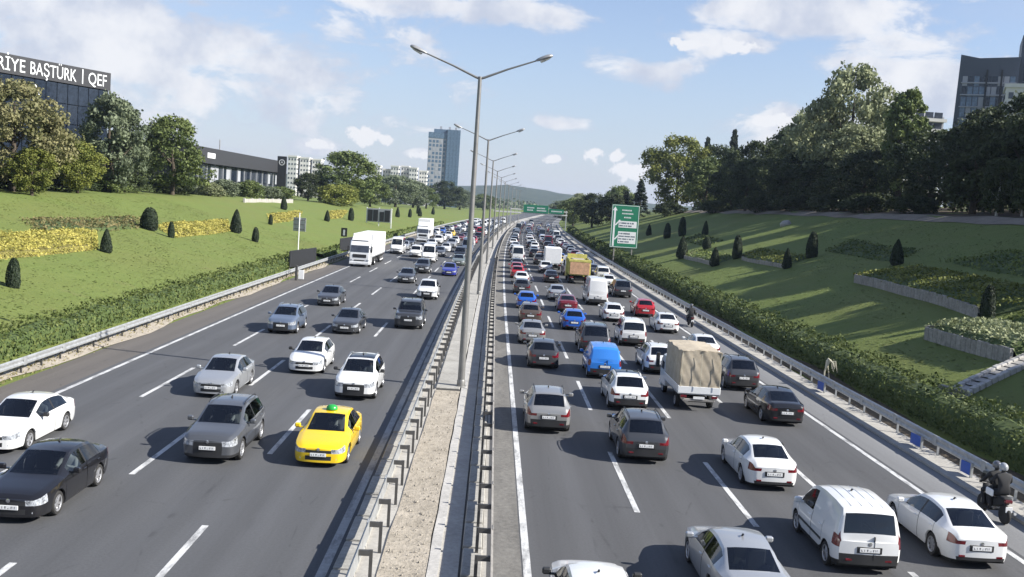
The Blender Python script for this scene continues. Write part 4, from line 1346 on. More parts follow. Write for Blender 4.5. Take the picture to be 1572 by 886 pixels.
# wooded hills on the horizon
hv, hx = [], np.linspace(-1500, 1900, 90)
for j, yy_ in enumerate(np.linspace(2300, 4200, 14)):
    for x in hx:
        ridge = np.interp(x, [-1500, -700, -350, -90, 45, 150, 260, 420, 800, 1900], [40, 55, 40, 50, 62, 52, 44, 34, 30, 38])
        k = math.sin(math.pi * min(1, j / 5.0) / 2) if j < 5 else 1 - .3 * (j - 5) / 9
        hv.append((x, yy_, ridge * k * .98 * (1 + .05 * lump(x * .04, yy_ * .03)) + 1.5 * math.sin(x * .09 + j) * math.sin(x * .031)))
w = len(hx)
struct(MB().add(hv, [(j * w + i, j * w + i + 1, (j + 1) * w + i + 1, (j + 1) * w + i) for j in range(13) for i in range(w - 1)]).build('hills', M['hill'], smooth=180))
# woods and roofs in the far valley that nobody could count
g = np.random.default_rng(9)
ch = []
for x, y, r, h in [(g.uniform(-260, 60), g.uniform(850, 1900), g.uniform(14, 40), g.uniform(6, 15)) for _ in range(60)] + [(g.uniform(90, 420), g.uniform(620, 1900), g.uniform(14, 40), g.uniform(8, 18)) for _ in range(70)]:
    if abs(x - cx(y)) < 34: continue
    k = 130
    d = g.normal(size=(k, 3)); d[:, 2] = np.abs(d[:, 2]); d /= np.linalg.norm(d, axis=1)[:, None]
    P = np.array([x, y, 1]) + d * np.array([r, r, h]) * g.uniform(.7, 1, (k, 1))
    ch.append(leaf_cloud(P, d, 3.2, 1.3, .6, seed=int(abs(x * 7 + y))))
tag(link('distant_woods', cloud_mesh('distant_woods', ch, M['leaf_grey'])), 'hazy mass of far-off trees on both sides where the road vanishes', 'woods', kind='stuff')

# ------------------------------------------------------------------ signs
def lines_mesh(rows, y):
    mb = MB()
    for x0, x1, z, h in rows: mb.box(x0, x1, y - .012, y, z - h / 2, z + h / 2)
    return mb


G = empty('road_sign', (21.8, 167, terr(21.8, 167)), R(3))
tag(G, 'tall green motorway direction sign with white destination panels on the right bank', 'road sign')
zb = 2.2
MB().cbox(-2.35, 2.35, -.05, .05, zb, zb + 7.2, .02).build('panel', M['sign_green'], G)
bm_ = MB()
for x0, x1, z0, z1 in ((-2.28, 2.28, zb + 7.05, zb + 7.13), (-2.28, 2.28, zb + .08, zb + .16), (-2.28, -2.2, zb + .08, zb + 7.13), (2.2, 2.28, zb + .08, zb + 7.13)):
    bm_.box(x0, x1, -.066, -.052, z0, z1)
bm_.build('border', M['sign_white'], G)
MB().box(-1.95, -1.65, -.068, -.052, zb + .25, zb + 6.3).add([(-2.2, -.06, zb + 6.2), (-1.4, -.06, zb + 6.2), (-1.8, -.06, zb + 6.85)], [(0, 1, 2)]).build('arrow', M['sign_white'], G)
for z in (2.2, 4.6): MB().add([(-1.7, -.06, zb + z - .8), (-1.5, -.06, zb + z - .9), (-.75, -.06, zb + z), (-.95, -.06, zb + z + .1)], [(0, 1, 2, 3)]).build('branch_arrow', M['sign_white'], G)
for z0, z1, rows in ((.75, 2.75, [(-.9, 1.0, 2.4, .22), (-.9, 1.7, 1.95, .2), (-.9, 1.6, 1.5, .2), (-.9, .9, 1.05, .2)]), (3.4, 4.5, [(-.9, 1.5, 4.15, .24), (-.9, 1.2, 3.7, .22)])):
    MB().box(-1.05, 2.0, -.066, -.052, zb + z0, zb + z1).build('destination_panel', M['sign_white'], G)
    mb = MB()
    for x0, x1, z, h in rows:
        x = x0
        while x < x1:
            wd = random.uniform(.10, .17)
            mb.box(x, x + wd, -.078, -.067, zb + z - h / 2, zb + z + h / 2)
            x += wd + random.choice([.05, .05, .16])
    mb.build('worn_lettering', M['sign_ink'], G)
mb = MB()
for z, x0, x1 in ((6.3, -.6, .9), (5.75, -.6, 1.3), (5.1, -.2, .9)):
    x = x0
    while x < x1:
        wd = random.uniform(.10, .16); mb.box(x, x + wd, -.066, -.052, zb + z - .11, zb + z + .11); x += wd + .07
mb.build('worn_lettering', M['sign_white'], G)
for x in (-1.5, 1.5): MB().cbox(-.1, .1, .06, .26, -.6, zb + 7.0, .02).build('post', M['galv_dull'], G, (x, 0, 0))

gy = 372
g0 = cx(gy)
GA = empty('sign_gantry', (g0, gy, 0), -.045)
tag(GA, 'road gantry with green direction panels spanning the far carriageway', 'road sign')
MB().cbox(-.2, .2, -.2, .2, 0, 7.2, .03).build('post', M['galv'], GA, (-1.2, 0, 0))
MB().cbox(-.2, .2, -.2, .2, 0, 7.2, .03).build('post', M['galv'], GA, (19.6, 0, 0))
MB().cbox(-7.5, 20, -.25, .25, 5.3, 5.75, .03).cbox(-1.2, 20, -.25, .25, 6.6, 6.95, .03).build('beam', M['render_white'], GA)
MB().cbox(3.6, 12.8, -.42, -.3, 5.75, 8.7, .03).build('panel', M['sign_green'], GA)
MB().cbox(13.1, 18.6, -.42, -.3, 5.9, 7.6, .03).build('panel', M['sign_green'], GA)
mb = MB()
for x0, x1, z in ((5, 7.6, 7.6), (8.6, 11.5, 7.6), (5, 7.2, 6.7), (8.6, 11.9, 6.7), (14, 17.6, 6.8)):
    x = x0
    while x < x1: mb.box(x, x + .3, -.44, -.425, z - .22, z + .22); x += .45
mb.build('worn_lettering', M['sign_white'], GA)

P = empty('road_sign', (-24.2, 124.5, terr(-24.2, 124.5)), R(-14))
tag(P, 'grey back of a road sign on a white pole behind the left hedge', 'road sign')
MB().tube([(0, 0, -.3), (0, 0, 5.2)], .07, 8).build('pole', M['white_sheet'], P, smooth=40)
MB().cbox(-.85, .85, .08, .13, 2.9, 4.6, .02).build('panel', M['galv'], P)
for z in (3.2, 3.75, 4.3): MB().box(-.75, .75, -.0, .08, z - .05, z + .05).build('bracket', M['galv_dull'], P)
P = empty('billboard', (-26.8, 232, terr(-26.8, 232)), R(-6))
tag(P, 'framed board with dark pictures standing on the left lawn', 'sign')
for x in (-2.9, 0, 2.9): MB().cbox(-.1, .1, -.1, .1, -.4, 4.2, .02).build('post', M['white_sheet'], P, (x, 0, 0))
MB().cbox(-2.8, 2.8, -.2, -.12, .9, 4.0, .02).build('panel', M['render_grey'], P)
for x0, x1 in ((-2.6, -1.5), (-1.35, -.2), (.2, 1.2), (1.35, 2.6)): MB().box(x0, x1, -.24, -.205, 1.1, 3.7 if x0 != .2 else 3.3).build('picture', M['cladding'], P)
P = empty('notice_board', (-23.9, 160, terr(-23.9, 160)), R(-10))
tag(P, 'small dark notice with a white figure on the grass left of the lorry', 'sign')
MB().tube([(0, 0, -.2), (0, 0, 1.6)], .05, 6).build('pole', M['galv_dull'], P)
MB().cbox(-.5, .5, -.05, .05, 1.0, 2.4, .02).build('panel', M['cladding'], P)
MB().cbox(-.16, .16, -.075, -.055, 1.2, 2.1, .005).build('figure', M['sign_white'], P)
P = empty('dark_board', (-21.2, 111, terr(-21.2, 111)), R(83))
tag(P, 'black board standing behind the left guardrail in front of the lorry', 'board')
MB().cbox(-3.8, 5.5, -.05, .05, .3, 2.1, .02).build('panel', M['cladding'], P)
for x in (-3.6, -1.7, 1.7, 5): MB().cbox(-.06, .06, .06, .16, -.3, 2.0, .01).build('post', M['galv_dull'], P, (x, 0, 0))
P = empty('second_dark_board', (-21.0, 146, terr(-21, 146)), R(85))
P.name = 'dark_board'
tag(P, 'black board behind the left guardrail between the lorry and the white van', 'board')
MB().cbox(-5.5, 5.5, -.05, .05, .4, 2.2, .02).build('panel', M['cladding'], P)
for x in (-5, 0, 5): MB().cbox(-.06, .06, .06, .16, -.3, 2.0, .01).build('post', M['galv_dull'], P, (x, 0, 0))
P = empty('marker_post', (-19.2, 98.5, 0), 0)
tag(P, 'dark post with a white plate in front of the left guardrail', 'marker post')
MB().cbox(-.12, .12, -.1, .1, 0, 1.5, .03).build('post', M['steel_dark'], P)
MB().cbox(.2, .75, -.04, .04, .15, 1.05, .02).build('plate', M['white_sheet'], P)
MB().tube([(.1, 0, .6), (.25, 0, .6)], .03, 6).build('arm', M['galv_dull'], P)
for (x, y, w_), lb in (((18.0, 52.4, .9), 'blue plastic board on the right guardrail, farthest of three'), ((18.0, 40.3, .9), 'blue plastic board on the right guardrail, middle of three'), ((18.05, 36.0, .7), 'blue plastic board on the right guardrail nearest the motorcycle')):
    P = empty('blue_board', (x, y, .1), R(90) + .06)
    tag(P, lb, 'board', 'blue boards on the right guardrail')
    mb = MB().cbox(-w_ / 2, w_ / 2, -.03, .03, .06, .50, .015)
    mb.build('panel', M['blue_board'], P)
    MB().cbox(-w_ / 2 - .06, -w_ / 2, -.05, .05, 0, .55, .01).build('stake', M['galv'], P)
P = empty('dry_plant', (18.75, 54.2, terr(18.75, 54.2)), 0)
tag(P, 'pale bent dry plant sticking up behind the right guardrail', 'plant')
for k in range(9):
    a, rr = random.uniform(-.6, .6), random.uniform(.18, .55)
    MB().tube([(0, 0, 0), (.05 * math.sin(a), .03, .9), (rr * .4, a * .2, 1.45 + .2 * random.random()), (rr, a * .5, 1.3 + .25 * random.random()), (rr * 1.3, a * .6, .9 + .3 * random.random())], [.025, .03, .045, .035, .01], 5).build('stem', M['dry_stem'], P)
MB().tube([(.1, .1, 1.4), (.35, .4, .8), (.55, .7, 0)], [.03, .035, .03], 6).build('stem', M['dry_stem'], P)
P = empty('boulder', (45.4, 155, terr(45.4, 155)), .6)
tag(P, 'pale grey boulder lying on the shaded right lawn', 'boulder')
bm = bmesh.new()
bmesh.ops.create_icosphere(bm, subdivisions=3, radius=1)
for v in bm.verts: v.co = Vector((v.co.x * 1.1, v.co.y * .8, v.co.z * .7)) * (1 + .12 * math.sin(v.co.x * 5) * math.cos(v.co.y * 4) + .07 * math.sin(v.co.z * 9))
MB().addbm(bm).build('rock', M['concrete'], P, smooth=60)

# ------------------------------------------------------------------ vehicles
def curve(tab, t, soft=0.05):
    a, b = [p[0] for p in tab], [p[1] for p in tab]
    L = a[-1]
    s = min(soft, t, L - t)
    if s <= 1e-4: return float(np.interp(t, a, b))
    return float(np.mean([np.interp(t + k * s, a, b) for k in (-1, -.5, 0, .5, 1)]))


SPECS = {
    'sedan': dict(L=4.6, r=.32, fo=.90, wb=2.66, ws=(1.30, 2.12), rw=(3.45, 4.12), swin=(1.62, 3.66), bp=2.66, doors=(1.30, 2.66, 3.62),
        top=[(0, .66), (.05, .735), (.3, .81), (.75, .885), (1.2, .955), (1.3, .975), (2.12, 1.405), (2.5, 1.455), (2.9, 1.455), (3.45, 1.385), (4.12, 1.075), (4.50, 1.035), (4.57, .97), (4.6, .86)],
        belt=[(0, .64), (.3, .735), (1.2, .885), (2.5, .93), (4.1, .965), (4.5, .94), (4.6, .80)],
        w=[(0, .64), (.06, .72), (.2, .805), (.5, .865), (1.1, .895), (3.5, .9), (4.1, .875), (4.42, .815), (4.55, .74), (4.6, .68)],
        wt=[(0, .52), (.3, .66), (1.2, .715), (1.35, .69), (2.12, .585), (3.45, .57), (4.12, .655), (4.6, .62)],
        lvF=(.27, .41, .50, .60), lvR=(.36, .52, .70, .745), sill=.20, botF=.20, botR=.27),
    'hatch': dict(L=4.22, r=.32, fo=.84, wb=2.60, ws=(1.18, 1.98), rw=(3.62, 4.02), swin=(1.5, 3.55), bp=2.50, doors=(1.18, 2.50, 3.38),
        top=[(0, .67), (.05, .755), (.3, .84), (.75, .92), (1.1, .985), (1.18, 1.0), (1.98, 1.42), (2.4, 1.475), (2.9, 1.475), (3.45, 1.43), (3.62, 1.40), (4.02, 1.04), (4.15, .98), (4.2, .90), (4.22, .80)],
        belt=[(0, .65), (.3, .755), (1.1, .905), (2.4, .95), (3.9, 1.0), (4.12, .95), (4.22, .78)],
        w=[(0, .64), (.06, .72), (.2, .80), (.5, .86), (1.1, .885), (3.2, .89), (3.8, .865), (4.05, .82), (4.18, .74), (4.22, .69)],
        wt=[(0, .52), (.3, .66), (1.1, .71), (1.25, .69), (1.98, .59), (3.55, .56), (4.02, .64), (4.22, .62)],
        lvF=(.27, .41, .50, .61), lvR=(.34, .50, .66, .76), sill=.20, botF=.20, botR=.27),
    'suv': dict(L=4.48, r=.355, fo=.88, wb=2.67, ws=(1.20, 1.98), rw=(3.90, 4.28), swin=(1.5, 3.88), bp=2.55, doors=(1.22, 2.55, 3.50),
        top=[(0, .80), (.05, .90), (.25, .985), (.75, 1.05), (1.1, 1.09), (1.2, 1.105), (1.98, 1.545), (2.4, 1.61), (3.0, 1.62), (3.75, 1.575), (3.90, 1.545), (4.28, 1.13), (4.41, 1.06), (4.46, .97), (4.48, .86)],
        belt=[(0, .78), (.25, .88), (1.1, 1.0), (2.4, 1.035), (4.1, 1.085), (4.38, 1.03), (4.48, .84)],
        w=[(0, .70), (.06, .78), (.2, .85), (.5, .905), (1.1, .925), (3.4, .93), (4.0, .905), (4.3, .85), (4.44, .77), (4.48, .72)],
        wt=[(0, .60), (.25, .73), (1.1, .76), (1.3, .735), (1.98, .635), (3.8, .605), (4.28, .68), (4.48, .66)],
        lvF=(.34, .50, .61, .73), lvR=(.42, .60, .74, .83), sill=.25, botF=.25, botR=.32, clad=True),
    'boxsuv': dict(L=4.85, r=.38, fo=.85, wb=2.9, ws=(1.35, 1.98), rw=(4.35, 4.68), swin=(1.55, 4.35), bp=2.7, doors=(1.35, 2.7, 3.75),
        top=[(0, .94), (.04, 1.04), (.2, 1.12), (.75, 1.16), (1.25, 1.19), (1.35, 1.21), (1.98, 1.73), (2.4, 1.82), (3.2, 1.84), (4.25, 1.80), (4.35, 1.77), (4.68, 1.16), (4.78, 1.06), (4.83, .98), (4.85, .88)],
        belt=[(0, .92), (.2, 1.0), (1.25, 1.10), (2.4, 1.12), (4.5, 1.14), (4.76, 1.03), (4.85, .85)],
        w=[(0, .80), (.05, .88), (.18, .94), (.5, .965), (1.1, .98), (3.8, .98), (4.5, .96), (4.72, .90), (4.82, .83), (4.85, .79)],
        wt=[(0, .72), (.2, .84), (1.25, .86), (1.4, .83), (1.98, .73), (4.2, .70), (4.68, .78), (4.85, .74)],
        lvF=(.38, .58, .72, .86), lvR=(.46, .64, .76, .84), sill=.28, botF=.28, botR=.34, clad=True),
    'van': dict(L=4.28, r=.32, fo=.86, wb=2.70, ws=(.98, 1.62), rw=(4.10, 4.22), swin=(1.18, 2.25), bp=None, doors=(1.05, 2.28, 3.20),
        top=[(0, .76), (.05, .85), (.25, .95), (.6, 1.02), (.9, 1.10), (.98, 1.13), (1.62, 1.66), (2.0, 1.78), (2.6, 1.82), (3.4, 1.80), (4.05, 1.74), (4.10, 1.70), (4.22, 1.09), (4.26, 1.02), (4.28, .92)],
        belt=[(0, .74), (.25, .85), (.9, 1.0), (2.2, 1.04), (4.1, 1.06), (4.22, 1.04), (4.28, .90)],
        w=[(0, .66), (.06, .74), (.2, .81), (.5, .87), (1.1, .905), (3.6, .915), (4.05, .90), (4.18, .865), (4.26, .81), (4.28, .78)],
        wt=[(0, .56), (.25, .68), (.9, .76), (1.05, .755), (1.62, .68), (4.05, .665), (4.22, .76), (4.28, .74)],
        lvF=(.32, .48, .58, .68), lvR=(.40, .58, .74, .86), sill=.22, botF=.22, botR=.30, clad=True),
    'minibus': dict(L=6.0, r=.34, fo=1.0, wb=3.65, ws=(.80, 1.65), rw=(5.84, 5.94), swin=(1.05, 2.0), bp=None, doors=(.95, 2.05, 3.35),
        top=[(0, .92), (.06, 1.02), (.25, 1.16), (.6, 1.32), (.8, 1.42), (1.65, 2.28), (2.0, 2.52), (2.5, 2.60), (4.5, 2.62), (5.78, 2.56), (5.84, 2.50), (5.94, 1.24), (5.98, 1.12), (6.0, 1.0)],
        belt=[(0, .90), (.25, 1.02), (.8, 1.22), (2.0, 1.25), (5.84, 1.25), (5.94, 1.2), (6.0, .98)],
        w=[(0, .72), (.06, .82), (.2, .90), (.5, .96), (1.1, .985), (5.3, .99), (5.8, .975), (5.92, .93), (5.98, .88), (6.0, .86)],
        wt=[(0, .60), (.25, .75), (.8, .86), (1.0, .855), (1.65, .80), (2.2, .76), (5.8, .75), (5.94, .84), (6.0, .82)],
        lvF=(.40, .56, .68, .82), lvR=(.48, .64, .78, .92), sill=.30, botF=.28, botR=.36, clad=True),
}
SPECS['combi'] = dict(SPECS['van'], swin=(1.18, 4.02), bp=2.28)
SPECS['passenger minibus'] = dict(SPECS['minibus'], swin=(1.05, 5.7), bp=2.05)
SPECS['glass roof suv'] = dict(SPECS['suv'], sun=(2.15, 3.25))
YF = [.95, .985, 1.0, 1.0, .985, .955]


def car_proto(kind, detail):
    S = SPECS[kind]
    L, r = S['L'], S['r']
    wf, wr_ = S['fo'], S['fo'] + S['wb']
    ar = r + .055

    def zbot(t):
        z = float(np.interp(t, [0, .35, wf, wr_, L - .35, L], [S['botF'], S['sill'], S['sill'], S['sill'], S['sill'] + .02, S['botR']]))
        for c in (wf, wr_):
            d = abs(t - c)
            if d < ar: z = max(z, r * .98 + math.sqrt(ar * ar - d * d))
        return z

    def section(t):
        zb, be, to = zbot(t), curve(S['belt'], t), curve(S['top'], t)
        be = min(be, to - .012)
        w, wt = curve(S['w'], t), curve(S['wt'], t)
        a = t / L
        pts = [(w * YF[0], zb)]
        for k in range(4):
            z = np.interp(a, [0, .12, .85, 1], [S['lvF'][k], S['sill'] + (be - S['sill']) * (.15, .38, .66, .86)[k], S['sill'] + (be - S['sill']) * (.15, .38, .66, .88)[k], S['lvR'][k]])
            z = min(z, be - .012 * (4 - k))
            z = max(z, zb + .006 * (k + 1))
            pts.append((w * YF[k + 1], z))
        be = max(be, zb + .035)
        to = max(to, be + .012)
        pts.append((w * YF[5], be))
        h = to - be
        cr = min(.045, .35 * h)
        y0, y1, zt = w * YF[5], min(wt, w * .95), to - cr
        for q in (.07, .86, 1.0):
            bow = 4 * q * (1 - q) * .02 * min(1, h / .4)
            pts.append((y0 + (y1 - y0) * q + bow, be + (zt - be) * q))
        pts.append((y1 - min(.06, .12 * y1), zt + cr * .25))
        pts.append((y1 * .52, zt + cr * .8))
        pts.append((0.0, to))
        return pts
    NR = 12

    def tshift(t, y):
        """screens bow outwards in plan"""
        w = max(curve(S['wt'], t), .3)
        k = 1 - min(1, (y / w)) ** 2
        a, b = S['ws']
        s = 0
        if a - .35 < t < b + .3: s -= .11 * k * np.interp(t, [a - .35, a, b, b + .3], [0, 1, .6, 0])
        a, b = S['rw']
        if a - .1 < t < b + .05: s += .06 * k * np.interp(t, [a - .1, a, b, b + .05], [0, .6, 1, .3])
        return s
    feats = {*S.get('sun', ()), 0, L, *S['ws'], *S['rw'], *S['swin'], S['doors'][0], S['doors'][1], S['doors'][2]}
    if S['bp']: feats |= {S['bp'] - .045, S['bp'] + .045}
    feats |= {.05, .12, .22, .34, .48, L - .03, L - .08, L - .16, L - .28, L - .42}
    for c in (wf, wr_):
        na = 7 if detail == 2 else 5 if detail == 1 else 4
        feats |= {c + ar * math.sin(math.pi / 2 * k / na) for k in range(-na, na + 1)} | {c - ar * 1.003, c + ar * 1.003}
    step = .22 if detail == 2 else .4
    t = 0.6
    while t < L - .45:
        if min(abs(t - f) for f in feats) > .09: feats.add(t)
        t += step
    ts = sorted(feats)
    keep = [ts[0]]
    must = {0, L, *S['ws'], *S['rw'], *S['swin'], *S['doors']}
    for t in ts[1:]:
        if t - keep[-1] < .018:
            if t in must and keep[-1] not in must: keep[-1] = t
            continue
        keep.append(t)
    ts = keep
    P = [section(t) for t in ts]
    N = len(ts)
    parts = {}

    def put(part, quad):
        d = parts.setdefault(part, ({}, [], []))
        ids = []
        for p in quad:
            key = (round(p[0], 4), round(p[1], 4), round(p[2], 4))
            if key not in d[0]:
                d[0][key] = len(d[1])
                d[1].append(p)
            if d[0][key] not in ids: ids.append(d[0][key])
        if len(ids) >= 3: d[2].append(tuple(ids))

    def pt(i, j, s, dt=0.0):
        y, z = P[i][j]
        t = ts[i]
        if j >= 8: t += tshift(t, y)
        return (s * y, L / 2 - t - dt, z)
    sw0, sw1 = S['swin']
    dA, dB, dC = S['doors']
    ws0, ws1 = S['ws']
    rw0, rw1 = S['rw']
    rear_glass = True
    for s in (-1, 1):
        sd = 'L' if s < 0 else 'R'
        for i in range(N - 1):
            tm = (ts[i] + ts[i + 1]) / 2
            for j in range(NR - 1):
                part = 'body'
                dta = dtb = 0.0
                if j == 6 and sw0 < tm < sw1:
                    if S['bp'] and abs(tm - S['bp']) < .045: part = 'pillar'
                    elif S['bp']: part = ('side_window', sd, 'F' if tm < S['bp'] else 'B')
                    else: part = ('side_window', sd, 'F')
                elif j >= 9 and ws0 < tm < ws1: part = 'windscreen'
                elif j >= 9 and rw0 < tm < rw1: part = 'rear_window'
                elif j >= 9 and S.get('sun') and S['sun'][0] < tm < S['sun'][1]: part = 'sunroof'
                elif j in (3, 4) and tm < .36: part = ('headlight', sd)
                elif j in (3, 4) and tm > L - .30: part = ('tail_light', sd)
                elif kind in ('van', 'combi', 'minibus', 'passenger minibus') and j in (3, 4, 5, 6) and tm > L - .085: part = ('tail_light', sd)
                elif j == 0 and S.get('clad'): part = 'cladding'
                elif detail == 2 and j >= 8 and .12 < tm < ws0 - .02 and ts[i + 1] <= ws0 + 1e-6:
                    part = 'bonnet'
                    if j == 8: part = 'body'
                elif detail == 2 and kind == 'sedan' and j >= 9 and rw1 < tm < L - .08: part = 'boot_lid'
                elif detail == 2 and j <= 5 and dA < tm < dC and (dB is not None):
                    fr = tm < dB
                    part = ('door', sd, 'F' if fr else 'B')
                    lo, hi = (dA, dB) if fr else (dB, dC)
                    if abs(ts[i] - lo) < 1e-6: dta = .014
                    if abs(ts[i + 1] - hi) < 1e-6: dtb = -.014
                a, b, c, d = pt(i, j, s, dta), pt(i + 1, j, s, dtb), pt(i + 1, j + 1, s, dtb), pt(i, j + 1, s, dta)
                put(part, (d, c, b, a) if s > 0 else (a, b, c, d))
    K = 12
    for end, i in ((0, 0), (1, N - 1)):
        for j in range(NR - 1):
            for k in range(K):
                q = []
                for jj, kk in ((j, k), (j, k + 1), (j + 1, k + 1), (j + 1, k)):
                    y, z = P[i][jj]
                    u = 1 - 2 * kk / K
                    bow = (.075 if end == 0 else .05) * (1 - u * u)
                    q.append((y * u, (L / 2 + bow) if end == 0 else (-L / 2 - bow), z))
                part = 'body'
                if end == 0:
                    if j == 1 and 2 <= k <= 9: part = 'lower_grille'
                    elif j in (3, 4) and (k <= 1 or k >= 10): part = ('headlight', 'R' if k <= 1 else 'L')
                    elif 'suv' in kind and j in (2, 3) and 2 <= k <= 9: part = 'grille'
                    elif j == 3 and 2 <= k <= 9: part = 'grille'
                    elif j == 0: part = 'cladding' if S.get('clad') else 'body'
                else:
                    if j in (3, 4) and (k <= 1 or k >= 10) and kind not in ('van', 'combi', 'minibus', 'passenger minibus'): part = ('tail_light', 'R' if k <= 1 else 'L')
                    elif j == 0 or (j == 1 and S.get('clad')): part = 'cladding'
                put(part, q if end == 0 else q[::-1])
    out = []                                   # (name, mesh, material key, parent index)
    order = ['body', 'bonnet', 'boot_lid', 'cladding', 'pillar', 'windscreen', 'rear_window', 'sunroof', 'grille', 'lower_grille']
    matk = {'body': 'PAINT', 'bonnet': 'PAINT', 'boot_lid': 'PAINT', 'cladding': 'black_trim', 'pillar': 'black_trim', 'windscreen': 'glass', 'rear_window': 'REAR', 'sunroof': 'glass_dark', 'grille': 'black_trim', 'lower_grille': 'black_trim'}
    keys = order + [k for k in parts if isinstance(k, tuple)]
    door_ix = {}
    for key in keys:
        if key not in parts: continue
        _, v, f = parts[key]
        nm = key if isinstance(key, str) else key[0]
        mk = matk.get(nm) or {'side_window': 'SIDE', 'headlight': 'lens', 'tail_light': 'tail', 'door': 'PAINT'}[nm]
        me = MB().add(v, f).mesh(nm, None, 34)
        if nm == 'pillar': nm = 'window_pillar'
        if nm == 'cladding': nm = 'lower_trim'
        if nm == 'door': door_ix[key] = len(out)
        out.append((nm, me, mk, None))
    # under-tray and wheel houses
    mb, sec = MB(), []
    for t in [0.12, .3, wf - ar - .03, wf - ar, wf + ar, wf + ar + .03, wr_ - ar - .03, wr_ - ar, wr_ + ar, wr_ + ar + .03, L - .3, L - .1]:
        arch = any(abs(t - c) <= ar + .001 for c in (wf, wr_))
        w = min(curve(S['w'], t) * .93, S['w'][4][1] * (.60 if arch else 1))
        top = min(curve(S['belt'], t) - .08, .78 if t < 1.0 else .55 * (1.3 if arch else 1))
        sec.append([(-w, L / 2 - t, S['sill'] - .015), (w, L / 2 - t, S['sill'] - .015), (w, L / 2 - t, top), (-w, L / 2 - t, top)])
    v = [p for q in sec for p in q]
    f = [(i * 4 + k, i * 4 + (k + 1) % 4, (i + 1) * 4 + (k + 1) % 4, (i + 1) * 4 + k) for i in range(len(sec) - 1) for k in range(4)] + [(0, 1, 2, 3), tuple(len(v) - 4 + k for k in (3, 2, 1, 0))]
    out.append(('underbody', mb.add(v, f).mesh('underbody'), 'under', None))
    W = S['w'][4][1]
    if detail >= 1:
        # seats and dashboard seen through the glass
        x0 = ws1 + .35 if kind not in ('van', 'combi') else ws1 + .15
        for s in (-1, 1):
            for tt, low in (((x0, 0), (x0 + .82, .22)) if kind not in ('van', 'minibus') else ((x0, 0),)):
                mb = MB()
                zf = S['sill'] + .22 - low * .3
                mb.cbox(s * .38 - .25, s * .38 + .25, L / 2 - tt - .30, L / 2 - tt + .22, zf, zf + .22, .05)
                mb.cbox(s * .38 - .24, s * .38 + .24, L / 2 - tt - .42, L / 2 - tt - .28, zf + .1, zf + .72 - low, .05)
                mb.cbox(s * .38 - .13, s * .38 + .13, L / 2 - tt - .42, L / 2 - tt - .32, zf + .70 - low, zf + .90 - low, .04)
                out.append(('seat', mb.mesh('seat'), 'seat', None))
        mb = MB().cbox(-W * .8, W * .8, L / 2 - ws0 - .55, L / 2 - ws0 - .02, S['sill'] + .3, curve(S['belt'], ws0 + .3) - .01, .05)
        out.append(('dashboard', mb.mesh('dashboard'), 'dash', None))
    # number plates
    zf = (S['lvF'][1] + S['lvF'][2]) / 2
    zr = S['lvR'][1] + (.10 if kind in ('sedan', 'hatch', 'suv', 'boxsuv', 'glass roof suv') else .12)
    pm = MB().cbox(-.26, .26, -.012, .012, -.057, .057, .004).mesh('number_plate', M['plate'])
    rc = MB().cbox(-.33, .33, -.015, .015, -.09, .085, .01).mesh('plate_recess')
    out.append(('plate_recess', rc, 'black_trim', None, (0, -L / 2 - .042, zr)))
    out.append(('number_plate', pm, 'plate', None, (0, L / 2 + .09, zf)))
    out.append(('number_plate', pm, 'plate', None, (0, -L / 2 - .06, zr)))
    if detail >= 1:
        # mirrors, badges, wipers
        tm = ws0 + .38
        zz = curve(S['belt'], tm) + .10
        for s in (-1, 1):
            mb = MB().cbox(s * (curve(S['w'], tm) + .12) - .10, s * (curve(S['w'], tm) + .12) + .10, L / 2 - tm - .06, L / 2 - tm + .07, zz - .07, zz + .08, .035)
            xa, xb = sorted((s * curve(S['w'], tm) * .88, s * (curve(S['w'], tm) + .06)))
            mb.box(xa, xb, L / 2 - tm - .03, L / 2 - tm + .03, zz - .075, zz - .035)
            out.append(('mirror', mb.mesh('mirror'), 'MIRROR', None))
        bd = MB().lathe([(.02, -.006), (.055, 0), (.02, .006)], 12)
        bd.v = [(x, z, y) for x, y, z in bd.v]
        bm_ = bd.mesh('badge')
        out.append(('badge', bm_, 'chrome', None, (0, L / 2 + .085, S['lvF'][3] + .03)))
        out.append(('badge', bm_, 'chrome', None, (0, -L / 2 - .055, S['lvR'][3])))
    if detail == 2:
        for key, ix in door_ix.items():
            s = -1 if key[1] == 'L' else 1
            td = (dB if key[2] == 'F' else dC) - .17
            zb = zbot(td)
            be = curve(S['belt'], td)
            mb = MB().cbox(-.018, .018, -.09, .09, -.014, .014, .008)
            out.append(('handle', mb.mesh('handle'), 'PAINT', ix, (s * (curve(S['w'], td) * .998), L / 2 - td, be - .10)))
        mb = MB().tube([(0, L / 2 - L * .62, curve(S['top'], L * .62)), (0, L / 2 - L * .62 - .05, curve(S['top'], L * .62) + .05), (0, L / 2 - L * .62 - .14, curve(S['top'], L * .62) + .06)], [.03, .025, .008], 6)
        out.append(('antenna', mb.mesh('antenna'), 'black_trim', None))
        for s in (-1, 1):
            mb = MB().cbox(s * W * .55 - .09, s * W * .55 + .09, -.012, .012, -.03, .03, .008)
            out.append(('fog_lamp', mb.mesh('fog_lamp'), 'lens', None, (s * .02, L / 2 + .0, S['lvF'][0] + .05)))
            out.append(('reflector', mb.mesh('reflector'), 'tail', None, (s * .02, -L / 2 - .022, S['lvR'][0] + .02)))
        mb = MB().tube([(-.05, L / 2 - ws0 + .02, curve(S['top'], ws0) + .005), (.5, L / 2 - ws0 - .05, curve(S['top'], ws0 + .05) + .0)], .010, 5).tube([(-.6, L / 2 - ws0 + .0, curve(S['top'], ws0) - .01), (-.1, L / 2 - ws0 - .03, curve(S['top'], ws0 + .06))], .010, 5)
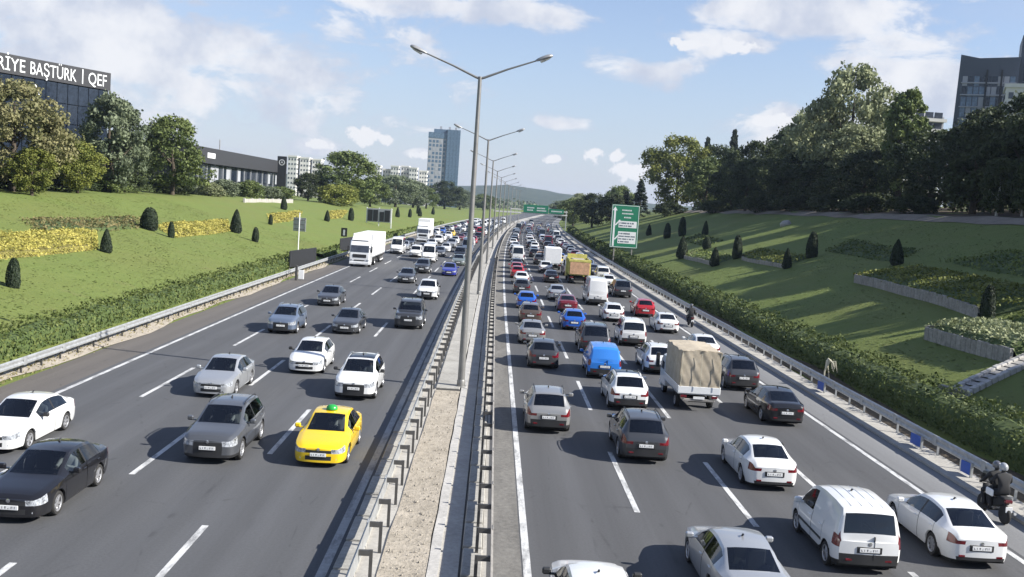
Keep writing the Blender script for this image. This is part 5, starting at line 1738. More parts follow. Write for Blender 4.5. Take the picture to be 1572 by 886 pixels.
        out.append(('wiper', mb.mesh('wiper'), 'black_trim', None))
        if kind in ('suv', 'combi', 'boxsuv', 'glass roof suv'):
            for s in (-1, 1):
                pts = []
                for q in (ws1 + .15, ws1 + .3, 2.8, 3.4, rw0 - .25, rw0 - .12):
                    pts.append((s * (curve(S['wt'], q) - .03), L / 2 - q, curve(S['top'], q) + (.035 if .2 < q - ws1 < rw0 - ws1 - .2 else -.01)))
                out.append(('roof_rail', MB().tube(pts, .018, 6).mesh('roof_rail', None, 50), 'RAIL', None))
        if kind == 'van':
            for x in (-.42, -.14, .14, .42):
                pts = [(x, L / 2 - q, curve(S['top'], q) - .012 * (abs(x) > .3)) for q in (2.0, 2.6, 3.2, 3.9)]
                out.append(('roof_rib', MB().tube(pts, .007, 6).mesh('roof_rib', None, 60), 'PAINT', None))
            for s in (-1, 1):
                out.append(('side_strip', MB().cbox(-.012, .012, -1.0, 1.0, -.035, .035, .008).mesh('side_strip'), 'black_trim', None, (s * .917, L / 2 - 2.2, .58)))
            out.append(('door_seam', MB().box(-.006, .006, -L / 2 - .056, -L / 2 + .0, .45, 1.06).mesh('door_seam'), 'black_trim', None, (.12, 0, 0)))
    return out, S


def open_lathe(prof, n):
    mb = MB().lathe(prof, n, 'x')
    mb.f = mb.f[:-2]
    return mb


def wheel_meshes(r, w, spokes, detail):
    n = 22 if detail == 2 else 12
    ty = open_lathe([(r * .64, -w / 2 + .01), (r * .93, -w / 2), (r, -w / 2 + .03), (r, w / 2 - .03), (r * .93, w / 2), (r * .66, w / 2 - .01), (r * .64, w * .2)], n).mesh('tyre', M['tyre'], 40)
    rb = MB().lathe([(r * .64, -w * .3), (r * .66, w * .30), (r * .60, w * .24), (r * .2, w * .22)], n, 'x')
    rim = rb.mesh('rim', M['rim_dark'], 30)
    sp = MB()
    for k in range(spokes):
        a = 2 * math.pi * k / spokes
        d, u = Vector((0, math.cos(a), math.sin(a))), Vector((0, -math.sin(a), math.cos(a)))
        x = w * .40
        sp.add([Vector((x, 0, 0)) + d * r * .08 - u * r * .09, Vector((x, 0, 0)) + d * r * .63 - u * r * .075, Vector((x, 0, 0)) + d * r * .63 + u * r * .075, Vector((x, 0, 0)) + d * r * .08 + u * r * .09,
                Vector((x - .03, 0, 0)) + d * r * .63 - u * r * .1, Vector((x - .03, 0, 0)) + d * r * .63 + u * r * .1, Vector((x - .03, 0, 0)) - u * r * .12 + d * r * .08, Vector((x - .03, 0, 0)) + u * r * .12 + d * r * .08],
               [(0, 1, 2, 3), (0, 6, 4, 1), (3, 2, 5, 7)])
    sp.lathe([(r * .15, w * .28), (r * .15, w * .42), (r * .05, w * .44)], 10, 'x')
    rg = open_lathe([(r * .60, w * .36), (r * .63, w * .44), (r * .69, w * .47), (r * .70, w * .42)], n)
    sp.add(rg.v, rg.f)
    return ty, rim, sp.mesh('spokes', M['rim'], 30)


PROTO, WHEELS = {}, {}


def vehicle(kind, colour, x, y, away, label, cat, detail=2, group=None, name=None, yaw=0.0, rails='black_trim', dark_rear=False, opaque=False, spokes=5):
    """y is the bumper nearest the viewer; away = seen from behind"""
    if (kind, detail) not in PROTO: PROTO[(kind, detail)] = car_proto(kind, detail)
    parts, S = PROTO[(kind, detail)]
    h = math.atan2(-(cx(y + 6) - cx(y - 1)), 7)
    X = x + cx(y)
    root = empty(name or {'sedan': 'sedan_car', 'hatch': 'hatchback_car', 'suv': 'suv_car', 'glass roof suv': 'suv_car', 'boxsuv': 'suv_car', 'van': 'panel_van', 'combi': 'passenger_van'}.get(kind, 'minibus'), (X, y + S['L'] / 2, 0.002), h + yaw + (0 if away else math.pi))
    tag(root, label, cat, group)
    root.scale = (1, random.uniform(.97, 1.03), random.uniform(.98, 1.04 if kind in ('hatch', 'suv') else 1.01))
    pc = PAINTS[colour]
    objs = []
    for p in parts:
        nm, me, mk, par = p[:4]
        if mk == 'PAINT': mt = pc
        elif mk == 'MIRROR': mt = pc if detail == 2 and colour not in ('white',) else (pc if random.random() < .6 else M['black_trim'])
        elif mk == 'RAIL': mt = M[rails]
        elif mk == 'REAR': mt = pc if opaque else M['glass_dark'] if (dark_rear or kind in ('van', 'minibus')) else M['glass']
        elif mk == 'SIDE': mt = M['glass_dark'] if kind in ('boxsuv', 'passenger minibus') else M['glass']
        else: mt = M[mk]
        o = link(nm, me, objs[par] if par is not None else root, mat=mt)
        if len(p) > 4: o.location = p[4]
        if nm == 'number_plate' and p[4][1] < 0: o.rotation_euler.z = math.pi
        objs.append(o)
    wk = (S['r'], spokes, detail)
    if wk not in WHEELS: WHEELS[wk] = wheel_meshes(S['r'], .215, spokes, detail)
    ty, rim, sp = WHEELS[wk]
    for t in (S['fo'], S['fo'] + S['wb']):
        for s in (-1, 1):
            loc = (s * (curve(S['w'], t) - .125), S['L'] / 2 - t, S['r'])
            if detail == 0:
                wo = link('wheel', ty, root, loc)
                continue
            wo = link('wheel', None, root, loc)
            wo.rotation_euler.x = random.uniform(0, 1.2)
            if s < 0: wo.scale.x = -1
            link('tyre', ty, wo)
            rm = link('rim', rim, wo)
            link('spokes', sp, wo)
    return root, S

# ------------------------------------------------------------------ people
def skin_mesh(name, joints, edges, subdiv=2):
    """one continuous body grown over a skeleton; joints: name -> (x, y, z, radius) or (x, y, z, rx, ry)"""
    nm = list(joints)
    me = bpy.data.meshes.new(name)
    me.from_pydata([joints[k][:3] for k in nm], [(nm.index(a), nm.index(b)) for a, b in edges], [])
    o = bpy.data.objects.new(name, me)
    col.objects.link(o)
    o.modifiers.new('Skin', 'SKIN')
    if not me.skin_vertices: 
        bpy.context.view_layer.objects.active = o
    for i, k in enumerate(nm):
        rr = joints[k][3:]
        me.skin_vertices[0].data[i].radius = (rr[0], rr[-1])
        me.skin_vertices[0].data[i].use_root = (i == 0)
    ss = o.modifiers.new('Subsurf', 'SUBSURF')
    ss.levels = ss.render_levels = subdiv
    dg = bpy.context.evaluated_depsgraph_get()
    res = bpy.data.meshes.new_from_object(o.evaluated_get(dg))
    bpy.data.objects.remove(o)
    res.polygons.foreach_set('use_smooth', [True] * len(res.polygons))
    res.name = name
    return res


# a seated driver: pelvis at the origin, looking along +Y, hands on the wheel
DJ = {'pelvis': (0, 0, .06, .15, .12), 'belly': (0, -.05, .25, .15, .12), 'chest': (0, -.09, .45, .17, .12), 'neck': (0, -.07, .62, .055), 'chin': (0, -.05, .68, .06), 'head': (0, -.04, .78, .095), 'crown': (0, -.06, .87, .07)}
DE = [('pelvis', 'belly'), ('belly', 'chest'), ('chest', 'neck'), ('neck', 'chin'), ('chin', 'head'), ('head', 'crown')]
for s, c in ((-1, 'l'), (1, 'r')):
    DJ.update({c + 'sh': (s * .19, -.09, .54, .07), c + 'el': (s * .26, .12, .34, .05), c + 'wr': (s * .16, .36, .44, .035), c + 'hand': (s * .13, .42, .47, .04),
               c + 'hip': (s * .10, .04, .06, .10), c + 'knee': (s * .14, .46, .16, .075), c + 'ank': (s * .13, .66, -.18, .05)})
    DE += [('chest', c + 'sh'), (c + 'sh', c + 'el'), (c + 'el', c + 'wr'), (c + 'wr', c + 'hand'), ('pelvis', c + 'hip'), (c + 'hip', c + 'knee'), (c + 'knee', c + 'ank')]
driver_me = skin_mesh('driver_body', DJ, DE)
driver_me.materials.append(M['cloth_white'])
hair_me = MB().lathe([(.02, .90), (.085, .88), (.105, .80), (.10, .74)], 12).mesh('hair', M['cloth_black'], 80)
face_me = MB()
bm = bmesh.new()
bmesh.ops.create_uvsphere(bm, u_segments=12, v_segments=8, radius=1)
for v in bm.verts: v.co = Vector((v.co.x * .078, -.03 + v.co.y * .098, .765 + v.co.z * .115))
face_me.addbm(bm)
face_me.box(-.014, .014, .06, .085, .745, .775).box(-.10, -.08, -.05, -.01, .74, .79).box(.08, .10, -.05, -.01, .74, .79)
face_me = face_me.mesh('face', M['skin'], 80)


def driver(car, S, kind, mat, label):
    ws1 = S['ws'][1]
    x0 = ws1 + .35
    # the driver sits on the left of the car
    root = empty('person', (0, 0, 0))
    root.matrix_world = car.matrix_basis @ Matrix.Translation((-.38, S['L'] / 2 - x0 - .12, S['sill'] + .29))
    tag(root, label, 'person', 'drivers seen through windscreens')
    o = link('body', driver_me, root, mat=M[mat])
    link('face', face_me, root)
    h = link('hair', hair_me, root)
    h.location.y = -.045
    return root


# ------------------------------------------------------------------ traffic, near to middle distance
LG, RG = 'cars coming towards the viewer on the left', 'cars queueing away from the viewer on the right'
near = [
    # kind, colour, x, y, away, label, category, opts
    ('sedan', 'black', -11.95, 25.2, 0, 'black saloon at the lower left corner of the picture', 'car', {}),
    ('sedan', 'white', -15.55, 31.4, 0, 'white saloon cut by the left edge, in the outer lane', 'car', {}),
    ('suv', 'grey', -8.75, 31.7, 0, 'matt grey crossover left of the yellow taxi', 'car', {'spokes': 7}),
    ('sedan', 'yellow', -5.25, 32.0, 0, 'yellow taxi with a green roof sign beside the median', 'taxi', {'name': 'taxi'}),
    ('sedan', 'silver', -11.5, 41.7, 0, 'silver saloon behind the matt grey crossover', 'car', {}),
    ('glass roof suv', 'white', -5.65, 42.9, 0, 'white crossover following the yellow taxi', 'car', {'rails': 'chrome'}),
    ('hatch', 'white', -8.85, 48.5, 0, 'white hatchback in the lane left of the white crossover', 'car', {}),
    ('suv', 'steel blue', -12.8, 61.4, 0, 'steel-blue crossover on the left carriageway', 'car', {'rails': 'chrome'}),
    ('sedan', 'dark grey', -9.1, 63.1, 0, 'dark grey saloon between the steel-blue crossover and the big black off-roader', 'car', {}),
    ('boxsuv', 'dark grey', -5.45, 67.3, 0, 'big dark square-built off-roader beside the median', 'car', {}),
    ('sedan', 'dark grey', -12.7, 77.9, 0, 'dark saloon ahead of the lorry, behind the steel-blue crossover', 'car', {}),
    ('suv', 'white', -5.6, 87.7, 0, 'white crossover following the big dark off-roader', 'car', {'detail': 1}),
    ('sedan', 'dark grey', -8.9, 102.9, 0, 'dark saloon in front of the white minibus on the left', 'car', {'detail': 1}),
    ('suv', 'dark grey', -8.4, 117.5, 0, 'dark crossover close behind the dark saloon, before the white minibus', 'car', {'detail': 1}),
    ('sedan', 'navy', -5.1, 116.1, 0, 'dark blue saloon beside the median on the left', 'car', {'detail': 1}),
    ('sedan', 'grey green', -4.9, 135.7, 0, 'grey-green saloon behind the dark blue saloon', 'car', {'detail': 1}),
    ('passenger minibus', 'white', -9.2, 138, 0, 'white high-roofed minibus in the middle of the left carriageway', 'minibus', {'detail': 1}),
    ('van', 'white', -11.9, 147.9, 0, 'white panel van just left of the high-roofed minibus', 'van', {'detail': 1}),
    ('passenger minibus', 'white', -15.3, 153, 0, 'white van with a dark front behind the articulated lorry', 'minibus', {'detail': 1}),
    ('hatch', 'white', 2.65, 18.7, 1, 'white car of which only the roof shows at the bottom edge', 'car', {}),
    ('sedan', 'silver', 6.45, 21.6, 1, 'silver saloon cut by the bottom edge, left of the white van', 'car', {}),
    ('van', 'white', 10.25, 25.0, 1, 'white panel van with ribbed roof at the lower right', 'van', {}),
    ('sedan', 'white', 13.65, 26.0, 1, 'white saloon at the lower right beside the motorcycle', 'car', {'spokes': 7}),
    ('sedan', 'white', 9.85, 32.4, 1, 'white saloon ahead of the ribbed-roof van', 'car', {'spokes': 7}),
    ('suv', 'dark grey', 5.95, 35.0, 1, 'dark brown-grey crossover with roof rails in the second lane', 'car', {'dark_rear': True}),
    ('suv', 'champagne', 2.65, 38.8, 1, 'pale grey crossover beside the white edge line', 'car', {'dark_rear': True}),
    ('sedan', 'black', 13.4, 43.1, 1, 'black saloon in the outer right lane', 'car', {'dark_rear': True}),
    ('glass roof suv', 'white', 6.6, 44.2, 1, 'white crossover with dark roof glass left of the canvas truck', 'car', {'dark_rear': True}),
    ('suv', 'dark grey', 13.55, 51.2, 1, 'dark grey crossover right of the canvas truck', 'car', {'dark_rear': True}),
    ('van', 'bright blue', 6.35, 52.3, 1, 'bright blue windowless van', 'van', {'opaque': True}),
    ('hatch', 'dark grey', 3.2, 54.5, 1, 'dark hatchback left of the bright blue van', 'car', {'dark_rear': True}),
    ('suv', 'white', 9.8, 54.8, 1, 'white crossover with black roof rails ahead of the canvas truck', 'car', {'dark_rear': True}),
    ('sedan', 'white', 13.8, 61.4, 1, 'white saloon ahead of the canvas truck in the outer right lane', 'car', {}),
    ('boxsuv', 'dark grey', 6.75, 61.1, 1, 'tall dark car directly ahead of the bright blue van', 'car', {}),
    ('combi', 'white', 9.75, 65.7, 1, 'white windowed van with a black rear window in the third lane', 'van', {'dark_rear': True}),
    ('sedan', 'champagne', 2.9, 63.6, 1, 'pale grey saloon ahead of the dark hatchback by the median', 'car', {}),
    ('hatch', 'blue', 6.3, 72.4, 1, 'blue hatchback in the second right lane', 'car', {'dark_rear': True}),
    ('sedan', 'white', 13.55, 74.1, 1, 'white saloon beside the far motorcycle', 'car', {}),
    ('hatch', 'brown', 3.2, 75.2, 1, 'brown hatchback behind the light blue car by the median', 'car', {}),
    ('hatch', 'white', 10.1, 79.6, 1, 'white hatchback behind the white high van', 'car', {'dark_rear': True}),
    ('hatch', 'red', 13.4, 84.6, 1, 'bright red hatchback right of the white hatchback', 'car', {'detail': 1}),
    ('sedan', 'dark red', 6.7, 84.7, 1, 'dark red saloon ahead of the blue hatchback', 'car', {'detail': 1}),
    ('hatch', 'blue', 3.2, 85.3, 1, 'blue hatchback by the median ahead of the brown one', 'car', {'detail': 1}),
    ('minibus', 'white', 10.0, 92.1, 1, 'tall white panel van in the third right lane', 'van', {'detail': 1, 'opaque': True, 'name': 'panel_van'}),
    ('sedan', 'silver', 6.4, 94.6, 1, 'silver saloon left of the tall white panel van', 'car', {'detail': 1}),
    ('boxsuv', 'dark grey', 13.6, 102.1, 1, 'dark off-roader right of the tall white panel van', 'car', {'detail': 1}),
    ('hatch', 'dark grey', 3.1, 99.1, 1, 'dark hatchback by the median ahead of the blue one', 'car', {'detail': 1}),
    ('hatch', 'white', 3.3, 110.2, 1, 'white hatchback by the median behind two red cars', 'car', {'detail': 1}),
    ('sedan', 'black', 6.9, 115.6, 1, 'black saloon left of the yellow tipper truck', 'car', {'detail': 1}),
    ('combi', 'white', 13.9, 125.2, 1, 'white van right of the yellow tipper truck', 'van', {'detail': 1}),
    ('hatch', 'red', 3.0, 119.5, 1, 'nearer of two red cars by the median', 'car', {'detail': 1}),
    ('hatch', 'red', 3.0, 127.5, 1, 'farther of two red cars by the median', 'car', {'detail': 1}),
    ('suv', 'white', 6.9, 131.5, 1, 'white crossover ahead of the black saloon in the second right lane', 'car', {'detail': 1}),
    ('minibus', 'white', 3.4, 152, 1, 'white high van by the median ahead of the red cars', 'van', {'detail': 1, 'name': 'panel_van'}),
    ('sedan', 'orange', 7.2, 160, 1, 'orange taxi-coloured saloon in the second right lane', 'car', {'detail': 1}),
    ('hatch', 'white', 13.4, 113.5, 1, 'white hatchback in the outer right lane between dark off-roader and white van', 'car', {'detail': 1}),
]
CARS, taken = {}, []
for kind, colour, x, y, away, label, cat, opt in near:
    opt = dict(opt)
    root, S = vehicle(kind, colour, x, y, away, label, cat, group=RG if away else LG, yaw=random.uniform(-.008, .008), **opt)
    CARS[label] = (root, S)
    taken.append((x, y, S['L']))
tr, S = CARS['yellow taxi with a green roof sign beside the median']
ts_ = MB().lathe([(.20, 0), (.20, .03), (.18, .10), (.12, .15), (.03, .165)], 18)
ts_.build('roof_sign', M['taxi_green'], tr, (0, S['L'] / 2 - 2.45, 1.45), smooth=50)
for lb, mt in (('yellow taxi with a green roof sign beside the median', 'cloth_white'), ('matt grey crossover left of the yellow taxi', 'cloth_white'), ('silver saloon behind the matt grey crossover', 'cloth_grey'),
               ('white crossover following the yellow taxi', 'cloth_grey'), ('black saloon at the lower left corner of the picture', 'cloth_white'), ('white hatchback in the lane left of the white crossover', 'cloth_grey'), ('white saloon cut by the left edge, in the outer lane', 'cloth_grey'), ('steel-blue crossover on the left carriageway', 'cloth_grey')):
    car, S = CARS[lb]
    driver(car, S, None, mt, 'driver in a ' + ('white' if mt == 'cloth_white' else 'grey') + ' shirt behind the wheel of the ' + ' '.join(lb.split()[:3]).replace(' following', '').replace(' at', '').replace(' in', '').replace(' with', '').replace(' behind', '').replace(' on', '').replace(' cut', ''))


# ------------------------------------------------------------------ lorries
def big_wheel(root, x, y, r, w=.3, two=False):
    key = ('truck', r, w)
    if key not in WHEELS: WHEELS[key] = wheel_meshes(r, w, 8, 1)
    ty, rim, sp = WHEELS[key]
    wo = link('wheel', None, root, (x, y, r))
    if x < 0: wo.scale.x = -1
    link('tyre', ty, wo); link('rim', rim, wo); link('spokes', sp, wo)


def lorry_cab(root, W, z0, z1, y0, y1, paint_mat, hood=0.0):
    """a forward-control cab, front at y1"""
    mb, v = MB(), []
    D_ = y1 - y0
    prof = [(y0, z0), (y1, z0), (y1 + .04, z0 + .55), (y1 + .02, z0 + (z1 - z0) * .45), (y1 - .18, z0 + (z1 - z0) * .78), (y1 - .45, z1 - .12), (y1 - .8, z1), (y0, z1)]
    n = len(prof)
    for s, k in ((-1, 1.0), (-1, .96), (1, .96), (1, 1.0)): pass
    for x, kk in ((-W / 2, 0), (-W / 2 + .12, 1), (W / 2 - .12, 1), (W / 2, 0)):
        for a, b in prof:
            v.append((x, a - (.10 if (kk == 0 and a > y1 - .5) else 0), b - (.07 if kk == 0 and b > z1 - .2 else 0)))
    f = []
    for i in range(3):
        for k in range(n): f.append((i * n + k, i * n + (k + 1) % n, (i + 1) * n + (k + 1) % n, (i + 1) * n + k))
    f += [tuple(range(n))[::-1], tuple(3 * n + k for k in range(n))]
    mb.add(v, f).build('cab', paint_mat, root, smooth=30)
    zc, zt = z0 + (z1 - z0) * .47, z0 + (z1 - z0) * .77
    ya, yb = y1 + .035, y1 - .15
    MB().add([(-W / 2 + .13, ya, zc), (W / 2 - .13, ya, zc), (W / 2 - .16, yb, zt), (-W / 2 + .16, yb, zt)], [(0, 1, 2, 3)]).build('windscreen', M['window_dark'], root)
    MB().cbox(-W * .33, W * .33, y1 + .03, y1 + .07, z0 + .62, z0 + .62 + (z1 - z0) * .15, .02).build('grille', M['black_trim'], root)
    MB().cbox(-W * .26, W * .26, y1 + .03, y1 + .075, z0 + .22, z0 + .34, .015).build('lower_grille', M['black_trim'], root)
    MB().cbox(-W / 2, W / 2, y1 - .3, y1 + .10, z0 - .22, z0 + .15, .06).build('bumper', paint_mat, root)
    for s in (-1, 1):
        MB().cbox(s * W * .40 - .16, s * W * .40 + .16, y1 + .02, y1 + .085, z0 + .18, z0 + .42, .03).build('headlight', M['lens'], root)
        MB().cbox(s * (W / 2 + .18) - .09, s * (W / 2 + .18) + .09, y1 - .25, y1 - .05, zc + .0, zc + .75, .03).build('mirror', M['black_trim'], root)
        x = s * (W / 2 + .006)
        MB().add([(x, y1 - .30, zc + .02), (x, y1 - 1.15, zc + .02), (x, y1 - 1.15, zt - .05), (x, y1 - .48, zt - .05)], [(0, 1, 2, 3)]).build('side_window', M['window_dark'], root)
    MB().box(-.26, .26, y1 + .10, y1 + .115, z0 - .1, z0 + .02).build('number_plate', M['plate'], root)


def box_truck(name, label, x, y, away, W, L, cab_z, box_z0, box_z1, box_y0, cab_len, r, axles, box_mat, deflector=True, cab_mat=None):
    root = empty(name, (x + cx(y), y + L / 2, .002), (0 if away else math.pi) + math.atan2(-(cx(y + 6) - cx(y - 1)), 7))
    tag(root, label, 'lorry')
    f = L / 2
    lorry_cab(root, W, r * 1.05, cab_z, f - cab_len, f - .12, cab_mat or M['truck_white'])
    MB().box(-W * .36, W * .36, -f + .1, f - .4, r * .8, r * 1.35).build('chassis', M['under'], root)
    MB().cbox(-W / 2, W / 2, -f, f - box_y0, box_z0, box_z1, .04).build('box_body', box_mat, root)
    MB().cbox(-W / 2 - .01, W / 2 + .01, -f - .01, f - box_y0 + .01, box_z0 - .14, box_z0 + .02, .02).build('side_rail', M['galv'], root)
    if deflector:
        MB().add([(-W * .42, f - .5, cab_z), (W * .42, f - .5, cab_z), (W * .44, f - cab_len + .1, min(box_z1, cab_z + .75)), (-W * .44, f - cab_len + .1, min(box_z1, cab_z + .75)), (-W * .42, f - cab_len + .1, cab_z), (W * .42, f - cab_len + .1, cab_z)],
                 [(0, 1, 2, 3), (0, 3, 4), (1, 5, 2), (2, 5, 4, 3)]).build('wind_deflector', cab_mat or M['truck_white'], root)
    for yy in axles:
        for s in (-1, 1): big_wheel(root, s * (W / 2 - .17), f - yy, r)
    for s in (-1, 1):
        MB().cbox(s * W * .4 - .15, s * W * .4 + .15, -f - .05, -f + .02, box_z0 - .32, box_z0 - .16, .02).build('tail_light', M['tail'], root)
    return root


R1 = box_truck('articulated_lorry', 'white articulated lorry with a cream box trailer on the far left lane', -16.3, 121.6, 0, 2.5, 15.5, 3.25, 1.25, 3.95, 2.6, 2.3, .5, (1.4, 5.2, 11.0, 12.3, 13.6), M['white_sheet'])
R2 = box_truck('box_lorry', 'tall white box lorry far up the left carriageway', -15.4, 200.6, 0, 2.5, 10, 3.2, 1.2, 4.6, 2.3, 2.2, .48, (1.3, 6.5, 7.8), M['white_sheet'])
R4 = box_truck('box_lorry', 'white box lorry beside the yellow tipper truck on the right', 8.2, 139, 1, 2.3, 7, 2.6, 1.0, 3.1, 2.0, 1.9, .42, (1.2, 5.2), M['white_sheet'])
taken += [(-16.3, 121.6, 15.5), (-15.4, 200.6, 10), (8.2, 139, 7)]

# canvas-covered light truck, seen from behind
Ct = empty('canvas_truck', (9.9 + cx(45), 45.2 + 2.75, .002), .004)
tag(Ct, 'light truck with a tan canvas cover on a white flatbed', 'truck')
f_ = 2.75
lorry_cab(Ct, 1.8, .45, 2.0, f_ - 1.6, f_ - .1, M['truck_white'])
MB().box(-.42, .42, -f_ + .15, f_ - .3, .42, .66).build('chassis', M['under'], Ct)
MB().cbox(-.98, .98, -f_ + .02, f_ - 1.7, .78, .88, .02).build('deck', M['galv'], Ct)
for s in (-1, 1): MB().cbox(s * .97 - .025, s * .97 + .025, -f_ + .04, f_ - 1.72, .88, 1.18, .01).build('side_board', M['truck_white'], Ct)
MB().cbox(-.98, .98, -f_, -f_ + .05, .84, 1.16, .01).build('tailgate', M['truck_white'], Ct)
bm = bmesh.new()
bmesh.ops.create_cube(bm, size=1)
bmesh.ops.subdivide_edges(bm, edges=bm.edges[:], cuts=17, use_grid_fill=True)
for v in bm.verts:
    p = v.co.copy()
    X_, Y_, Z_ = p.x * 1.9, p.y * 3.7 - .85, 1.12 + (p.z + .5) * 1.72
    sag = .018 * math.sin(Z_ * 5 + X_ * 3.3) * math.sin(X_ * 4.1 + .7) + .014 * math.sin(Y_ * 7 + Z_ * 4) + .009 * math.sin(X_ * 15 + Z_ * 9)
    if abs(p.y) > .499: Y_ += sag * 1.1 * math.copysign(1, p.y) - .02
    if abs(p.x) > .499: X_ += sag * .8 * math.copysign(1, p.x)
    if p.z > .499: Z_ += .04 * math.cos(Y_ * 4.9) - .06 * abs(p.x) * 2
    v.co = (X_, Y_, Z_)
bmesh.ops.bevel(bm, geom=[e for e in bm.edges if len(e.link_faces) == 2 and e.calc_face_angle(0) > .9], offset=.03, segments=2, affect='EDGES')
MB().addbm(bm).build('canvas_cover', M['tarp'], Ct, smooth=50)
for x in (-.9, .9, 0): MB().tube([(x, -f_ - .09, 1.15), (x * .98, -f_ - .075, 2.75)], .012, 5).build('strap', M['dry_stem'], Ct)
for yy in (f_ - .95, -f_ + 1.15):
    for s in (-1, 1): big_wheel(Ct, s * .78, yy, .31, .22)
MB().cbox(-.75, .75, -f_ - .02, -f_ + .06, .48, .60, .02).build('bumper', M['galv_dull'], Ct)
for s in (-1, 1): MB().cbox(s * .72 - .14, s * .72 + .14, -f_ - .045, -f_, .64, .76, .015).build('tail_light', M['tail'], Ct)
MB().box(-.26, .26, -f_ - .05, -f_ - .035, .60, .72).build('number_plate', M['plate'], Ct)
taken.append((9.9, 45.2, 5.5))

# tipper truck
Tt = empty('tipper_truck', (10.2 + cx(116), 116.6 + 3.8, .002), -.01)
tag(Tt, 'yellow tipper truck with an orange tailgate in the third right lane', 'truck')
f_ = 3.8
lorry_cab(Tt, 2.45, .55, 2.9, f_ - 2.0, f_ - .1, M['dump_yellow'])
MB().box(-.5, .5, -f_ + .2, f_ - .3, .5, .95).build('chassis', M['under'], Tt)
mb = MB()
for s in (-1, 1): mb.cbox(s * 1.22 - .05, s * 1.22 + .05, -f_ + .1, f_ - 2.3, 1.1, 2.9, .02)
mb.cbox(-1.2, 1.2, f_ - 2.4, f_ - 2.25, 1.1, 3.3, .02).cbox(-1.2, 1.2, -f_ + .1, f_ - 2.3, 1.05, 1.15, .02)
mb.build('tipper_body', M['dump_yellow'], Tt)
for s in (-1, 1):
    for k in range(5): MB().cbox(s * 1.29 - .04, s * 1.29 + .04, -.06, .06, 1.15, 2.85, .01).build('rib', M['dump_yellow'], Tt, (0, -f_ + .5 + k * .95, 0))
MB().cbox(-1.15, 1.15, -f_ + .02, -f_ + .1, 1.15, 2.6, .03).build('tailgate', M['dump_orange'], Tt)
MB().cbox(-1.3, 1.3, -f_ + .0, -f_ + .16, 2.6, 2.9, .03).build('tailgate_bar', M['dump_yellow'], Tt)
MB().cbox(-1.0, 1.0, -f_ + .3, f_ - 2.6, 2.3, 2.85, .3).build('load', M['dirt'], Tt)
for yy in (f_ - 1.3, -f_ + 2.4, -f_ + 1.1):
    for s in (-1, 1): big_wheel(Tt, s * 1.02, yy, .5, .34)
for s in (-1, 1): MB().cbox(s * .9 - .2, s * .9 + .2, -f_ - .02, -f_ + .1, .7, .85, .02).build('tail_light', M['tail'], Tt)
taken.append((10.2, 116.6, 7.6))

# ------------------------------------------------------------------ motorcycles
def motorcycle(x, y, label, col_mat, yaw=0.0):
    root = empty('motorcycle', (x + cx(y), y, 0.004), yaw)
    tag(root, label, 'motorcycle')
    for yy, nm in ((.72, 'front_wheel'), (-.62, 'rear_wheel')):
        wo = link(nm, None, root, (0, yy, .30))
        wo.name = 'wheel'
        link('tyre', MB().lathe([(.20, -.05), (.27, -.065), (.30, -.03), (.30, .03), (.27, .065), (.20, .05)], 18, 'x').mesh('tyre', M['tyre'], 50), wo)
        link('rim', MB().lathe([(.19, -.035), (.205, -.03), (.205, .03), (.19, .035)], 18, 'x').mesh('rim', M['rim_dark']), wo)
    bm = bmesh.new()
    bmesh.ops.create_cube(bm, size=1)
    bmesh.ops.subdivide_edges(bm, edges=bm.edges[:], cuts=5, use_grid_fill=True)
    for v in bm.verts:
        p = v.co
        yy = p.y * 1.35
        hh = np.interp(yy, [-.68, -.3, .1, .3, .55, .68], [.22, .34, .26, .36, .62, .5])
        zc = np.interp(yy, [-.68, -.3, .1, .3, .55, .68], [.72, .62, .48, .55, .72, .85])
        ww = np.interp(yy, [-.68, -.3, .1, .4, .68], [.16, .30, .34, .36, .2])
        k = 1 - .35 * (abs(p.x) * 2) ** 2
        v.co = (p.x * ww, yy, zc + p.z * hh * k)
    MB().addbm(bm).build('fairing', col_mat, root, smooth=50)
    MB().cbox(-.15, .15, -.72, .12, .74, .86, .05, 2).build('seat', M['cloth_black'], root, smooth=50)
    MB().tube([(-.36, .42, 1.06), (-.2, .55, 1.0), (0, .58, .98), (.2, .55, 1.0), (.36, .42, 1.06)], .018, 6).build('handlebar', M['steel_dark'], root)
    for s in (-1, 1):
        MB().cbox(s * .38 - .06, s * .38 + .06, .47, .50, 1.18, 1.26, .01).tube([(s * .3, .46, 1.04), (s * .38, .48, 1.2)], .008, 5).build('mirror', M['black_trim'], root)
        MB().tube([(s * .07, .72, .30), (s * .08, .56, .95)], .025, 6).build('fork', M['galv_dull'], root)
    MB().add([(-.2, .72, .95), (.2, .72, .95), (.17, .6, 1.38), (-.17, .6, 1.38)], [(0, 1, 2, 3)]).build('windshield', M['glass'], root)
    MB().cbox(-.12, .12, -.80, -.70, .70, .80, .02).build('tail_light', M['tail'], root)
    MB().cbox(-.11, .11, -.84, -.82, .42, .60, .008).build('number_plate', M['plate'], root)
    MB().tube([(.17, -.1, .3), (.19, -.5, .33), (.2, -.85, .40)], [.035, .055, .05], 8).build('exhaust', M['galv'], root)
    MB().cbox(-.2, .2, .0, .3, .24, .30, .02).build('footboard', M['black_trim'], root)
    return root


